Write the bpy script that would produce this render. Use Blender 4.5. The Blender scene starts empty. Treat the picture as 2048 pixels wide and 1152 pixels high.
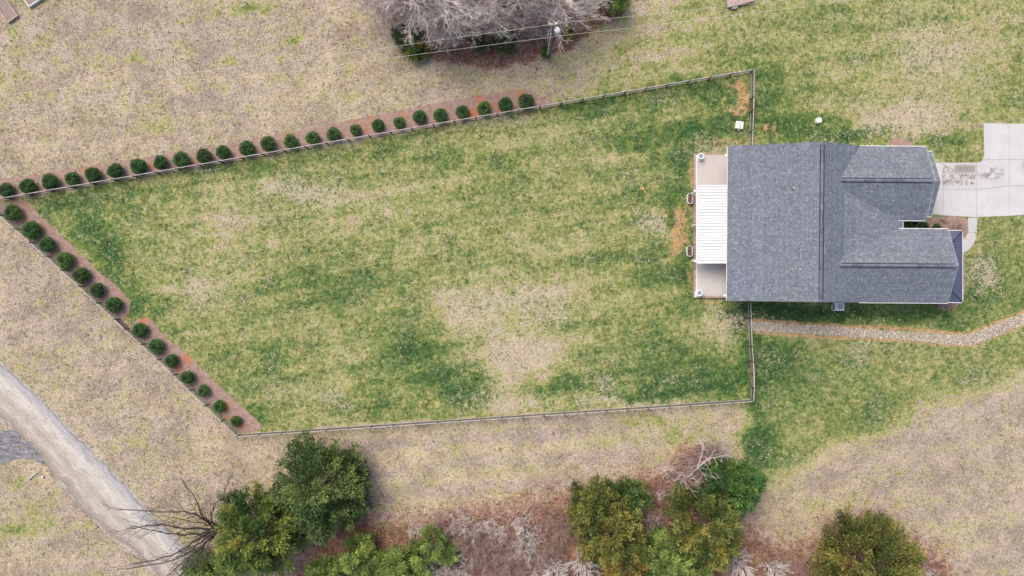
import bpy, bmesh, math, random
import numpy as np
from mathutils import Vector, Matrix
random.seed(7); rng = np.random.default_rng(7)
scene = bpy.context.scene
col = scene.collection

# ------------------------------------------------------------------ camera
S, H, CX, CY = 17.6, 78.0, 1024.0, 576.0        # pixels per metre on the ground, drone height, nadir pixel
cam_d = bpy.data.cameras.new('camera'); cam = bpy.data.objects.new('camera', cam_d); col.objects.link(cam)
cam.location = (0, 0, H); cam.rotation_euler = (0, 0, 0)
cam_d.sensor_width = 36; cam_d.lens = 36 * H / (2048 / S); cam_d.clip_end = 9000; cam_d.clip_start = 0.5
scene.camera = cam
# ------------------------------------------------------------------ light
SUN_EL, SUN_AZ = math.radians(52), math.radians(-35)      # azimuth clockwise from +Y (top of picture)
w = bpy.data.worlds.new('World'); scene.world = w; w.use_nodes = True
nt = w.node_tree; bg = nt.nodes['Background']
sky = nt.nodes.new('ShaderNodeTexSky'); sky.sky_type = 'NISHITA'; sky.sun_disc = False
sky.sun_elevation = SUN_EL; sky.sun_rotation = SUN_AZ; sky.air_density = 1.0; sky.dust_density = 6.0; sky.ozone_density = 1.0
nt.links.new(sky.outputs[0], bg.inputs[0]); bg.inputs[1].default_value = 0.15
sl = bpy.data.lights.new('sun', 'SUN'); sl.energy = 1.0; sl.angle = math.radians(36); sl.color = (1, 0.95, 0.87)
so = bpy.data.objects.new('sun', sl); col.objects.link(so)
sd = Vector((math.sin(SUN_AZ) * math.cos(SUN_EL), math.cos(SUN_AZ) * math.cos(SUN_EL), math.sin(SUN_EL)))
so.rotation_euler = sd.to_track_quat('Z', 'Y').to_euler()
vs = scene.view_settings; vs.view_transform = 'Standard'; vs.look = 'None'; vs.gamma = 1; vs.use_curve_mapping = False
vs.exposure = 0.66

# ------------------------------------------------------------------ helpers
def P(px, py, h=0.0):
    k = (1 - h / H) / S
    return Vector(((px - CX) * k, (CY - py) * k, h))
def tag(o, label, cat, group=None):
    o['label'] = label; o['category'] = cat
    if group: o['group'] = group
    return o
def empty(name, loc=(0, 0, 0), rz=0.0, label=None, cat=None, group=None):
    o = bpy.data.objects.new(name, None); col.objects.link(o); o.location = loc; o.rotation_euler = (0, 0, rz)
    o.empty_display_size = 0.3
    if label: tag(o, label, cat, group)
    return o
def link(name, me, mat=None, parent=None, loc=None):
    o = bpy.data.objects.new(name, me); col.objects.link(o)
    if mat is not None and len(me.materials) == 0: me.materials.append(mat)
    if parent is not None: o.parent = parent
    if loc is not None: o.location = loc
    return o
def copy_tree(o, parent=None):
    c = o.copy(); col.objects.link(c); c.parent = parent
    for ch in [x for x in o.children]: copy_tree(ch, c)
    return c
class MB:
    def __init__(s): s.v = []; s.f = []; s.c = []
    def add(s, vs_, fs, c=None):
        n = len(s.v); s.v += [tuple(v) for v in vs_]
        for f in fs: s.f.append(tuple(i + n for i in f)); s.c.append(c)
        return s
    def box(s, x0, x1, y0, y1, z0, z1, c=None):
        v = [(x, y, z) for z in (z0, z1) for y in (y0, y1) for x in (x0, x1)]
        return s.add(v, [(0, 2, 3, 1), (4, 5, 7, 6), (0, 1, 5, 4), (2, 6, 7, 3), (0, 4, 6, 2), (1, 3, 7, 5)], c)
    def beam(s, a, b, wd, ht, c=None, up=Vector((0, 0, 1))):
        a = Vector(a); b = Vector(b); d = (b - a).normalized(); side = d.cross(up)
        if side.length < 1e-5: side = Vector((1, 0, 0))
        side.normalize(); u = side.cross(d).normalized(); sx = side * wd / 2; uu = u * ht / 2
        v = [a - sx - uu, a + sx - uu, a + sx + uu, a - sx + uu, b - sx - uu, b + sx - uu, b + sx + uu, b - sx + uu]
        return s.add(v, [(0, 3, 2, 1), (4, 5, 6, 7), (0, 1, 5, 4), (1, 2, 6, 5), (2, 3, 7, 6), (3, 0, 4, 7)], c)
    def tube(s, pts, rad, n=6, cap=True, c=None):
        pts = [Vector(p) for p in pts]; rings = []
        if not hasattr(rad, '__len__'): rad = [rad] * len(pts)
        base = len(s.v); ref = Vector((0.3, 0.1, 1)).normalized()
        for i, p in enumerate(pts):
            d = (pts[min(i + 1, len(pts) - 1)] - pts[max(i - 1, 0)]).normalized()
            a = d.cross(ref)
            if a.length < 1e-3: a = d.cross(Vector((1, 0, 0)))
            a.normalize(); b = d.cross(a)
            for k in range(n):
                t = 2 * math.pi * k / n; s.v.append(tuple(p + (a * math.cos(t) + b * math.sin(t)) * rad[i]))
        for i in range(len(pts) - 1):
            for k in range(n):
                s.f.append((base + i * n + k, base + (i + 1) * n + k, base + (i + 1) * n + (k + 1) % n, base + i * n + (k + 1) % n)); s.c.append(c)
        if cap:
            s.f.append(tuple(base + k for k in range(n))); s.c.append(c)
            s.f.append(tuple(base + (len(pts) - 1) * n + k for k in reversed(range(n)))); s.c.append(c)
        return s
    def lathe(s, prof, n=24, cx=0, cy=0, c=None, sy=1.0):
        base = len(s.v)
        for r, z in prof:
            for k in range(n):
                t = 2 * math.pi * k / n; s.v.append((cx + r * math.cos(t), cy + r * math.sin(t) * sy, z))
        for i in range(len(prof) - 1):
            for k in range(n):
                s.f.append((base + i * n + k, base + i * n + (k + 1) % n, base + (i + 1) * n + (k + 1) % n, base + (i + 1) * n + k)); s.c.append(c)
        return s
    def mesh(s, name, mat=None, smooth=False):
        me = bpy.data.meshes.new(name); me.from_pydata(s.v, [], s.f)
        if any(c is not None for c in s.c):
            at = me.attributes.new('tint', 'FLOAT_COLOR', 'FACE')
            arr = np.array([(1, 1, 1, 1) if c is None else (c[0], c[1], c[2], 1) for c in s.c], dtype=np.float32)
            at.data.foreach_set('color', arr.ravel())
        if mat is not None: me.materials.append(mat)
        if smooth: me.polygons.foreach_set('use_smooth', [True] * len(me.polygons))
        me.update(); return me
    def build(s, name, mat, parent=None, smooth=False, loc=None):
        return link(name, s.mesh(name, mat, smooth), None, parent, loc)
def quads_mesh(name, verts, tint, mat, k=4):
    """verts (N,k,3), tint (N,3) -> one mesh of N k-gons"""
    N = len(verts); me = bpy.data.meshes.new(name)
    me.vertices.add(N * k); me.vertices.foreach_set('co', np.ascontiguousarray(verts, dtype=np.float32).ravel())
    me.loops.add(N * k); me.loops.foreach_set('vertex_index', np.arange(N * k, dtype=np.int32))
    me.polygons.add(N); me.polygons.foreach_set('loop_start', np.arange(0, N * k, k, dtype=np.int32))
    me.update(calc_edges=True)
    at = me.attributes.new('tint', 'FLOAT_COLOR', 'FACE')
    at.data.foreach_set('color', np.concatenate([tint, np.ones((N, 1))], 1).astype(np.float32).ravel())
    me.materials.append(mat); return me

# ------------------------------------------------------------------ node helper
class NT:
    def __init__(s, name):
        s.m = bpy.data.materials.new(name); s.m.use_nodes = True; s.t = s.m.node_tree
        s.b = s.t.nodes['Principled BSDF']; s.b.inputs['Specular IOR Level'].default_value = 0.15
        s.b.inputs['Roughness'].default_value = 0.9
        s.co = s.n('ShaderNodeNewGeometry').outputs['Position']
    def n(s, ty, **kw):
        n = s.t.nodes.new(ty)
        for k, v in kw.items(): setattr(n, k, v)
        return n
    def L(s, a, b): s.t.links.new(a, b)
    def sv(s, sock, v):
        if isinstance(v, (int, float)): sock.default_value = v
        elif isinstance(v, (tuple, list)): sock.default_value = tuple(v) + ((1,) if len(v) == 3 and sock.type == 'RGBA' else ())
        else: s.L(v, sock)
    def objco(s): s.co = s.n('ShaderNodeTexCoord').outputs['Object']; return s
    def noise(s, scale, detail=3, rough=0.55, vec=None, dist=0.0):
        n = s.n('ShaderNodeTexNoise'); s.L(vec or s.co, n.inputs['Vector'])
        n.inputs['Scale'].default_value = scale; n.inputs['Detail'].default_value = detail; n.inputs['Roughness'].default_value = rough
        n.inputs['Distortion'].default_value = dist
        return n.outputs['Fac']
    def vor(s, scale, feature='F1', out='Distance', vec=None):
        n = s.n('ShaderNodeTexVoronoi', feature=feature); s.L(vec or s.co, n.inputs['Vector']); n.inputs['Scale'].default_value = scale
        return n.outputs[out]
    def scale(s, sx, sy, sz=1, rz=0):
        n = s.n('ShaderNodeMapping'); s.L(s.co, n.inputs['Vector']); n.inputs['Scale'].default_value = (sx, sy, sz); n.inputs['Rotation'].default_value = (0, 0, rz)
        return n.outputs[0]
    def math(s, op, a, b=0.0, c=0.0, clamp=False):
        n = s.n('ShaderNodeMath', operation=op, use_clamp=clamp)
        for i, v in enumerate((a, b, c)): s.sv(n.inputs[i], v)
        return n.outputs[0]
    def ss(s, v, a, b):
        n = s.n('ShaderNodeMapRange', interpolation_type='SMOOTHSTEP'); s.sv(n.inputs[0], v); s.sv(n.inputs[1], a); s.sv(n.inputs[2], b)
        return n.outputs[0]
    def mix(s, f, a, b, mode='MIX'):
        n = s.n('ShaderNodeMix', data_type='RGBA', blend_type=mode)
        s.sv(n.inputs[0], f); s.sv(n.inputs[6], a); s.sv(n.inputs[7], b); return n.outputs[2]
    def ramp(s, f, stops, interp='LINEAR'):
        n = s.n('ShaderNodeValToRGB'); s.L(f, n.inputs[0]); r = n.color_ramp; r.interpolation = interp
        while len(r.elements) < len(stops): r.elements.new(0.5)
        for e, (p, c) in zip(r.elements, stops): e.position = p; e.color = (*c, 1) if len(c) == 3 else c
        return n.outputs[0]
    def attr(s, name):
        n = s.n('ShaderNodeAttribute', attribute_name=name); return n
    def bump(s, h, strength=0.5, dist=0.05):
        n = s.n('ShaderNodeBump'); n.inputs['Strength'].default_value = strength; n.inputs['Distance'].default_value = dist
        s.L(h, n.inputs['Height']); s.L(n.outputs[0], s.b.inputs['Normal'])
    def out(s, c, rough=None):
        s.sv(s.b.inputs['Base Color'], c)
        if rough is not None: s.sv(s.b.inputs['Roughness'], rough)
        return s.m
def simple(name, c, rough=0.85, var=0.25, scale=3.0, spec=0.2, metal=0.0, bump=0.0, tint=False):
    m = NT(name); m.b.inputs['Specular IOR Level'].default_value = spec; m.b.inputs['Metallic'].default_value = metal
    f = m.noise(scale, 5, 0.65); k = m.ss(f, 0.25, 0.75)
    a = tuple(x * (1 - var) for x in c); b = tuple(min(1, x * (1 + var)) for x in c)
    cc = m.mix(k, a, b)
    if tint: cc = m.mix(1.0, cc, m.attr('tint').outputs['Color'], 'MULTIPLY')
    if bump: m.bump(m.noise(scale * 6, 4, 0.6), bump, 0.02)
    return m.out(cc, rough)
def foliage_mat(name, trans=0.25):
    m = NT(name); t = m.attr('tint').outputs['Color']; f = m.noise(14, 2)
    c = m.mix(m.ss(f, 0.3, 0.7), m.mix(1.0, t, (0.75, 0.75, 0.75), 'MULTIPLY'), m.mix(1.0, t, (1.25, 1.25, 1.2), 'MULTIPLY'))
    m.sv(m.b.inputs['Base Color'], c); m.b.inputs['Roughness'].default_value = 0.7
    tr = m.n('ShaderNodeBsdfTranslucent'); m.L(c, tr.inputs[0]); mx = m.n('ShaderNodeMixShader'); mx.inputs[0].default_value = trans
    m.L(m.b.outputs[0], mx.inputs[1]); m.L(tr.outputs[0], mx.inputs[2]); m.L(mx.outputs[0], m.t.nodes['Material Output'].inputs[0])
    return m.m

# ------------------------------------------------------------------ numpy fields (in photo-pixel units on the ground plane)
def vnoise(x, y, seed):
    r = np.random.default_rng(seed); T = r.random((256, 256))
    xi = np.floor(x).astype(int); yi = np.floor(y).astype(int); fx = x - xi; fy = y - yi
    fx = fx * fx * (3 - 2 * fx); fy = fy * fy * (3 - 2 * fy)
    a = T[xi & 255, yi & 255]; b = T[(xi + 1) & 255, yi & 255]; c = T[xi & 255, (yi + 1) & 255]; d = T[(xi + 1) & 255, (yi + 1) & 255]
    return (a * (1 - fx) + b * fx) * (1 - fy) + (c * (1 - fx) + d * fx) * fy
def fbm(x, y, seed, o=4):
    t = 0; a = 0.5; n = 0
    for i in range(o): t = t + a * vnoise(x * 2 ** i + 17 * i, y * 2 ** i + 31 * i, seed + i); n += a; a *= 0.55
    return t / n
def sstep(v, a, b):
    t = np.clip((v - a) / (b - a), 0, 1); return t * t * (3 - 2 * t)
def inside(X, Y, poly):
    r = np.zeros(X.shape, bool); n = len(poly)
    for i in range(n):
        x0, y0 = poly[i]; x1, y1 = poly[(i + 1) % n]
        if y0 == y1: continue
        c = ((y0 > Y) != (y1 > Y)) & (X < (x1 - x0) * (Y - y0) / (y1 - y0) + x0); r ^= c
    return r
def segdist(X, Y, pts, closed=False):
    d = np.full(X.shape, 1e9); n = len(pts)
    for i in range(n if closed else n - 1):
        x0, y0 = pts[i]; x1, y1 = pts[(i + 1) % n]; dx, dy = x1 - x0, y1 - y0; l = dx * dx + dy * dy + 1e-9
        t = np.clip(((X - x0) * dx + (Y - y0) * dy) / l, 0, 1); d = np.minimum(d, np.hypot(X - x0 - t * dx, Y - y0 - t * dy))
    return d
def sdist(X, Y, poly): 
    d = segdist(X, Y, poly, True); return np.where(inside(X, Y, poly), d, -d)
def blobs(X, Y, L):
    r = np.zeros(X.shape)
    for b in L:
        x, y, rx, ry, a = b[:5]; r += a * np.exp(-(((X - x) / rx) ** 2 + ((Y - y) / ry) ** 2))
    return r
def gp(px, py, h): k = 1 - h / H; return (CX + (px - CX) * k, CY + (py - CY) * k)      # picture pixel at height h -> ground pixel
FH = 1.25
FENCE_T = [(-34, 402.5), (1508.5, 138.5)]
FENCE_L = [(-34, 402.5), (121, 540), (227.5, 639), (248, 658.5), (314, 720), (473.5, 873.5)]
FENCE_B = [(473.5, 873.5), (920, 843), (1507.5, 803)]
FENCE_R = [(1508.5, 138.5), (1508, 193), (1507.5, 219), (1504.5, 300)]
FENCE_R2 = [(1501.5, 598), (1502.5, 636), (1504.5, 693), (1507, 724), (1508.5, 750), (1508.5, 776), (1507.5, 803)]
LAWN = [gp(x, y, FH) for x, y in [(-34, 402.5), (1508.5, 138.5), (1507.5, 803), (920, 843), (473.5, 873.5), (314, 720), (121, 540)]]
ROAD_R = [(-220, 560), (-100, 645), (0, 727), (60, 780), (130, 850), (200, 920), (258, 980), (300, 1028), (352, 1080), (395, 1130), (450, 1200), (540, 1320)]
ROAD_L = [(-320, 640), (-150, 730), (0, 832), (55, 880), (98, 935), (150, 1000), (212, 1062), (285, 1120), (325, 1165), (380, 1230), (470, 1345)]
WOODS = [(700, -300), (728, -20), (770, 30), (800, 72), (835, 105), (865, 122), (930, 138), (985, 143), (1050, 128), (1108, 116), (1160, 92), (1210, 55), (1250, 20), (1330, -60), (1330, -300)]
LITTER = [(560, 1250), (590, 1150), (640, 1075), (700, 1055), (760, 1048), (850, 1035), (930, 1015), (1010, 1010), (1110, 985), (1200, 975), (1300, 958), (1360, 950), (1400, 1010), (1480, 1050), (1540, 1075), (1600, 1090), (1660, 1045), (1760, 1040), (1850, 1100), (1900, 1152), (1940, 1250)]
BED_T = [(-60, 368), (0, 360.5), (122, 341), (244, 321), (366, 303), (440, 291), (560, 268), (700, 241), (831, 214), (960, 191), (1020, 181), (1055, 179), (1077, 189), (1108, 205), (1060, 219)] + [gp(x, 402.5 - (x + 34) * 0.17115, 1.2) for x in (1000, 800, 600, 400, 200, 0, -40)]
BED_L1 = [(-20, 412), (48, 399), (64, 410), (80, 431), (137, 484), (192, 539), (236, 575), (262, 604), (261, 618), (254, 632), (243, 641), (236, 641), (203, 608), (140, 550), (60, 475), (0, 425)]
BED_L2 = [(258, 662), (262, 648), (278, 637), (300, 636), (325, 667), (384, 717), (443, 776), (502, 829), (523, 850), (526, 858), (485, 868), (402, 790), (320, 718), (262, 668)]
def field(X, Y):
    """returns A(lush, clay, litter), B(straw, pale clumps, gravel)"""
    wx = X + (fbm(X / 60, Y / 60, 3) - .5) * 60 + (fbm(X / 14, Y / 14, 43) - .5) * 26; wy = Y + (fbm(X / 60, Y / 60, 9) - .5) * 60 + (fbm(X / 14, Y / 14, 49) - .5) * 26
    wx2 = X + (fbm(X / 22, Y / 22, 13) - .5) * 22; wy2 = Y + (fbm(X / 22, Y / 22, 19) - .5) * 22
    big = fbm(X / 150, Y / 150, 5); mid = .5 + 1.25 * (fbm(X / 45, Y / 40, 6, 5) - .5)
    lush = 0.185 + (big - .5) * .30 + (mid - .5) * .28
    # north-east lawn
    t = sstep(wx + 0.9 * (wy - 100), 1060, 1460) * (Y < 500)
    lush = lush * (1 - t) + t * (0.54 + (mid - .5) * .24 + (big - .5) * .2 + (fbm(X / 150, Y / 14, 92, 4) - .5) * .22)
    # south-east lawn up to the mown line
    line = [(1440, 1000), (1540, 968), (1700, 880), (1880, 812), (2048, 742), (2500, 560)]
    d = np.interp(wx * .6 + X * .4, [p[0] for p in line], [p[1] for p in line]) - (wy * .4 + Y * .6)
    t = sstep(d, -42, 40) * sstep(wx, 1452, 1500) * (Y > 300)
    lush = lush * (1 - t) + t * (0.58 + (mid - .5) * .24)
    lush += blobs(wx, wy, [(1370, 870, 120, 40, .22), (1290, 845, 60, 18, .12)])
    li = sdist(wx * .35 + X * .65, wy * .35 + Y * .65, LAWN); inn = sstep(li, -5, 4)
    ra = math.radians(9.7); U = X * math.cos(ra) - Y * math.sin(ra); V = X * math.sin(ra) + Y * math.cos(ra); stk = fbm(U / 170, V / 13, 91, 4) - .5; stk2 = fbm(U / 60, V / 5, 95, 3) - .5
    lawn = 0.55 + (big - .5) * .24 + (mid - .5) * .26 + stk * .30 + stk2 * .14 + .045 * np.sin(V / 9.5 + 3 * big) * sstep(fbm(U / 200, V / 60, 97), .35, .6)
    lush = lush * (1 - inn) + inn * lawn
    lush += .86 * blobs(wx, wy, [(135, 410, 60, 24, .36), (175, 465, 46, 34, .34), (215, 525, 40, 36, .42), (275, 590, 40, 34, .34), (300, 610, 30, 20, .2), (250, 390, 90, 18, .2),
        (430, 330, 120, 22, .16), (520, 350, 90, 22, .18), (620, 590, 90, 30, .14), (560, 720, 70, 60, .16), (700, 560, 110, 22, .12), (520, 830, 40, 22, .34), (440, 770, 40, 50, .14),
        (830, 690, 75, 34, .36), (880, 745, 80, 30, .34), (950, 775, 50, 22, .38), (770, 805, 50, 26, .3), (740, 740, 50, 40, .24), (700, 830, 90, 20, .16), (1100, 775, 60, 24, .42), (1180, 790, 60, 14, .24),
        (1290, 775, 60, 22, .28), (1420, 765, 90, 40, .4), (1480, 700, 30, 50, .24), (1350, 700, 60, 30, .18), (1310, 300, 60, 24, .28),
        (1230, 215, 130, 26, .24), (1400, 180, 80, 26, .38), (1440, 235, 50, 36, .3), (1350, 265, 90, 24, .3), (1250, 290, 60, 18, .25), (1360, 340, 30, 60, .26), (1375, 540, 24, 60, .28), (1310, 540, 50, 30, .18), (1335, 410, 26, 34, .3), (1290, 395, 40, 22, .2),
        (1500, 130, 36, 24, .32), (1560, 240, 60, 28, .34), (1700, 265, 110, 18, .4), (1600, 175, 80, 30, .18), (1540, 175, 30, 70, .22), (1900, 285, 70, 26, .26), (2020, 170, 70, 60, .1), (1780, 255, 40, 18, .2),
        (1650, 628, 190, 17, .5), (1560, 612, 70, 14, .3), (1860, 640, 80, 14, .25), (1980, 560, 70, 70, .16), (1930, 600, 60, 20, .14), (1560, 745, 46, 44, .36), (1510, 870, 40, 52, .38), (1540, 690, 60, 18, .3), (1700, 800, 90, 40, .1), (1760, 855, 80, 34, .14), (1500, 920, 40, 34, .26), (1640, 720, 120, 20, .12),
        (1400, 620, 60, 20, .16), (1480, 640, 30, 30, .22), (940, 600, 16, 16, .3), (1000, 330, 70, 30, .14), (780, 310, 80, 18, .14), (900, 310, 60, 20, .16), (1130, 200, 80, 20, .2),
        (45, 1050, 52, 44, .42), (90, 1010, 40, 26, .2), (40, 965, 24, 12, .28), (140, 1100, 60, 40, .1), (580, 85, 14, 8, .4), (555, 92, 12, 7, .34), (508, 20, 22, 10, .42), (187, 88, 12, 7, .4), (158, 93, 10, 8, .42), (190, 135, 16, 7, .3), (378, 100, 18, 9, .36), (300, 118, 30, 8, .28), (455, 110, 30, 8, .26), (465, 130, 12, 8, .3), (375, 168, 22, 8, .32), (350, 260, 60, 12, .22), (330, 232, 40, 12, .18), (70, 5, 22, 18, .26), (22, 55, 10, 8, .36), (95, 60, 30, 14, .18), (250, 110, 40, 10, .2), (700, 50, 30, 10, .0)])
    lush -= blobs(wx, wy, [(640, 395, 130, 22, .10), (440, 440, 60, 16, .13), (360, 575, 50, 30, .14), (480, 520, 80, 40, .08), (420, 600, 60, 24, .08), (930, 620, 60, 36, .26), (1040, 700, 74, 38, .40), (1010, 735, 60, 30, .25), (970, 560, 50, 20, .2), (1100, 600, 60, 22, .22), (1010, 800, 44, 26, .36), (720, 690, 20, 26, .14),
        (670, 690, 24, 40, .1), (1130, 830, 90, 10, .2), (1300, 815, 120, 8, .2), (770, 400, 60, 20, .1), (1250, 620, 100, 40, .06), (1100, 350, 60, 40, .05), (1820, 235, 80, 34, .34), (1900, 100, 90, 60, .1), (1480, 340, 0.1, 0.1, 0), (1430, 640, 40, 40, .2), (840, 860, 60, 10, .1), (590, 650, 40, 60, .1), (640, 450, 90, 30, .08), (1990, 30, 60, 40, .06)])
    straw = 0.40 + (fbm(X / 120, (Y + .17 * X) / 22, 21) - .5) * .9
    straw += blobs(wx, wy, [(700, 170, 200, 50, .25), (1200, 100, 150, 60, .25), (850, 940, 170, 14, .35), (860, 985, 160, 10, .3), (930, 905, 120, 8, .3), (100, 290, 150, 40, .2), (430, 900, 60, 40, .25), (1990, 870, 40, 20, .3), (1560, 1000, 60, 40, .2)]) - blobs(wx, wy, [(300, 60, 260, 60, .22), (1900, 850, 220, 90, .4), (150, 650, 120, 90, .16), (250, 860, 120, 60, .12), (1650, 960, 90, 50, .12), (600, 180, 160, 30, .1)])
    straw += .35 * np.exp(-((d + 6) / 14) ** 2) * sstep(wx, 1500, 1600) * (Y > 600) + inn * .2 + sstep(X, 1400, 1600) * (Y < 400) * .25
    # mowing bands outside the fence
    straw += (1 - inn) * np.sin((Y + 0.06 * X) / 8.0 + 2 * mid) * .28 * (Y > 850) * sstep(X, 520, 640) * sstep(1200 - X, 0, 120)
    lush += (1 - inn) * np.sin((Y + 0.17 * X * (Y < 400) + .06 * X * (Y > 800)) / 8.0 + 2 * mid) * .06 * ((Y < 400) | (Y > 850)) * sstep(fbm(X / 160, Y / 50, 99), .3, .6)
    pale = 0.20 + (mid - .5) * .5 + blobs(wx, wy, [(640, 392, 170, 24, .38), (450, 440, 70, 18, .4), (400, 575, 90, 40, .28), (560, 500, 80, 30, .14), (950, 610, 90, 44, .5), (1040, 705, 90, 50, .58), (1100, 600, 70, 30, .4), (1010, 800, 60, 30, .5), (1440, 650, 50, 40, .5), (1820, 240, 100, 40, .7), (1880, 110, 120, 70, .4), (1250, 810, 170, 14, .5), (1440, 300, 60, 20, .5), (560, 380, 40, 14, .3), (1180, 770, 40, 20, .3), (340, 345, 200, 12, .3), (1000, 240, 90, 14, .4), (1300, 440, 50, 30, .35), (1700, 700, 160, 30, .15), (1960, 540, 40, 60, .3), (640, 800, 90, 40, .25)])
    pale = np.clip(pale, 0, .62) * np.clip(0.25 + inn + sstep(X, 1400, 1500), 0, 1)
    clay = 1.3 * blobs(wx2, wy2, [(1483, 178, 14, 20, .95), (1487, 205, 12, 16, .8), (1474, 222, 22, 10, .9), (1466, 172, 20, 8, .6), (1435, 215, 14, 14, .35), (1452, 245, 14, 10, .4), (1478, 283, 40, 9, .55), (1430, 292, 26, 10, .5), (1531, 255, 12, 9, .9), (1552, 260, 9, 10, .75), (1362, 430, 14, 22, .95), (1358, 470, 18, 26, .95), (1350, 500, 16, 18, .6), (1328, 430, 9, 16, .6), (1345, 540, 14, 30, .3), (1383, 350, 7, 45, .8), (1383, 555, 6, 34, .7), (1420, 603, 50, 7, .6), (1330, 640, 0.1, 0.1, 0), (1945, 525, 6, 18, .5), (1952, 470, 20, 10, .3), (1465, 22, 14, 8, .6), (1447, 40, 12, 6, .4), (100, 930, 60, 14, .25), (75, 960, 40, 14, .3), (160, 870, 14, 40, .3), (30, 1090, 50, 40, .22), (1920, 325, 40, 6, .5), (1480, 520, 8, 8, .3), (1475, 700, 12, 8, .25), (1440, 720, 30, 12, .15)])
    for bed in (BED_T, BED_L1, BED_L2): clay += .5 * np.exp(-(segdist(X, Y, bed, True) / 5.0) ** 2) * sstep(fbm(X / 25, Y / 25, 31), .4, .62)
    swl = [(1500, 652), (1660, 663), (1780, 668), (1940, 680), (2048, 637), (2300, 520)]
    clay += 1.25 * np.exp(-((segdist(X, Y, swl) - 12.0) / 4.5) ** 2) * sstep(X, 1498, 1506)
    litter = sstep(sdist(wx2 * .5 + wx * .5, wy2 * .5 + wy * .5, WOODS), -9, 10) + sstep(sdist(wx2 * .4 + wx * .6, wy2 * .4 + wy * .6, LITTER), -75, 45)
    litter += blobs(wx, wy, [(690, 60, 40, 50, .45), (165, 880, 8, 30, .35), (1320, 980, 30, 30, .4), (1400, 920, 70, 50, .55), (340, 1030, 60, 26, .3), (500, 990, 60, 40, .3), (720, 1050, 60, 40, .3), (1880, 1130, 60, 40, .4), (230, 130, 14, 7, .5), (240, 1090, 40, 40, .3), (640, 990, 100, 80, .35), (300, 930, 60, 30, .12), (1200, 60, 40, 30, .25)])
    gr = np.exp(-(np.minimum(segdist(X, Y, ROAD_R), segdist(X, Y, ROAD_L)) / 7.5) ** 2) * .75
    return np.stack([lush, clay, litter], -1), np.stack([straw, pale, gr], -1)

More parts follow.
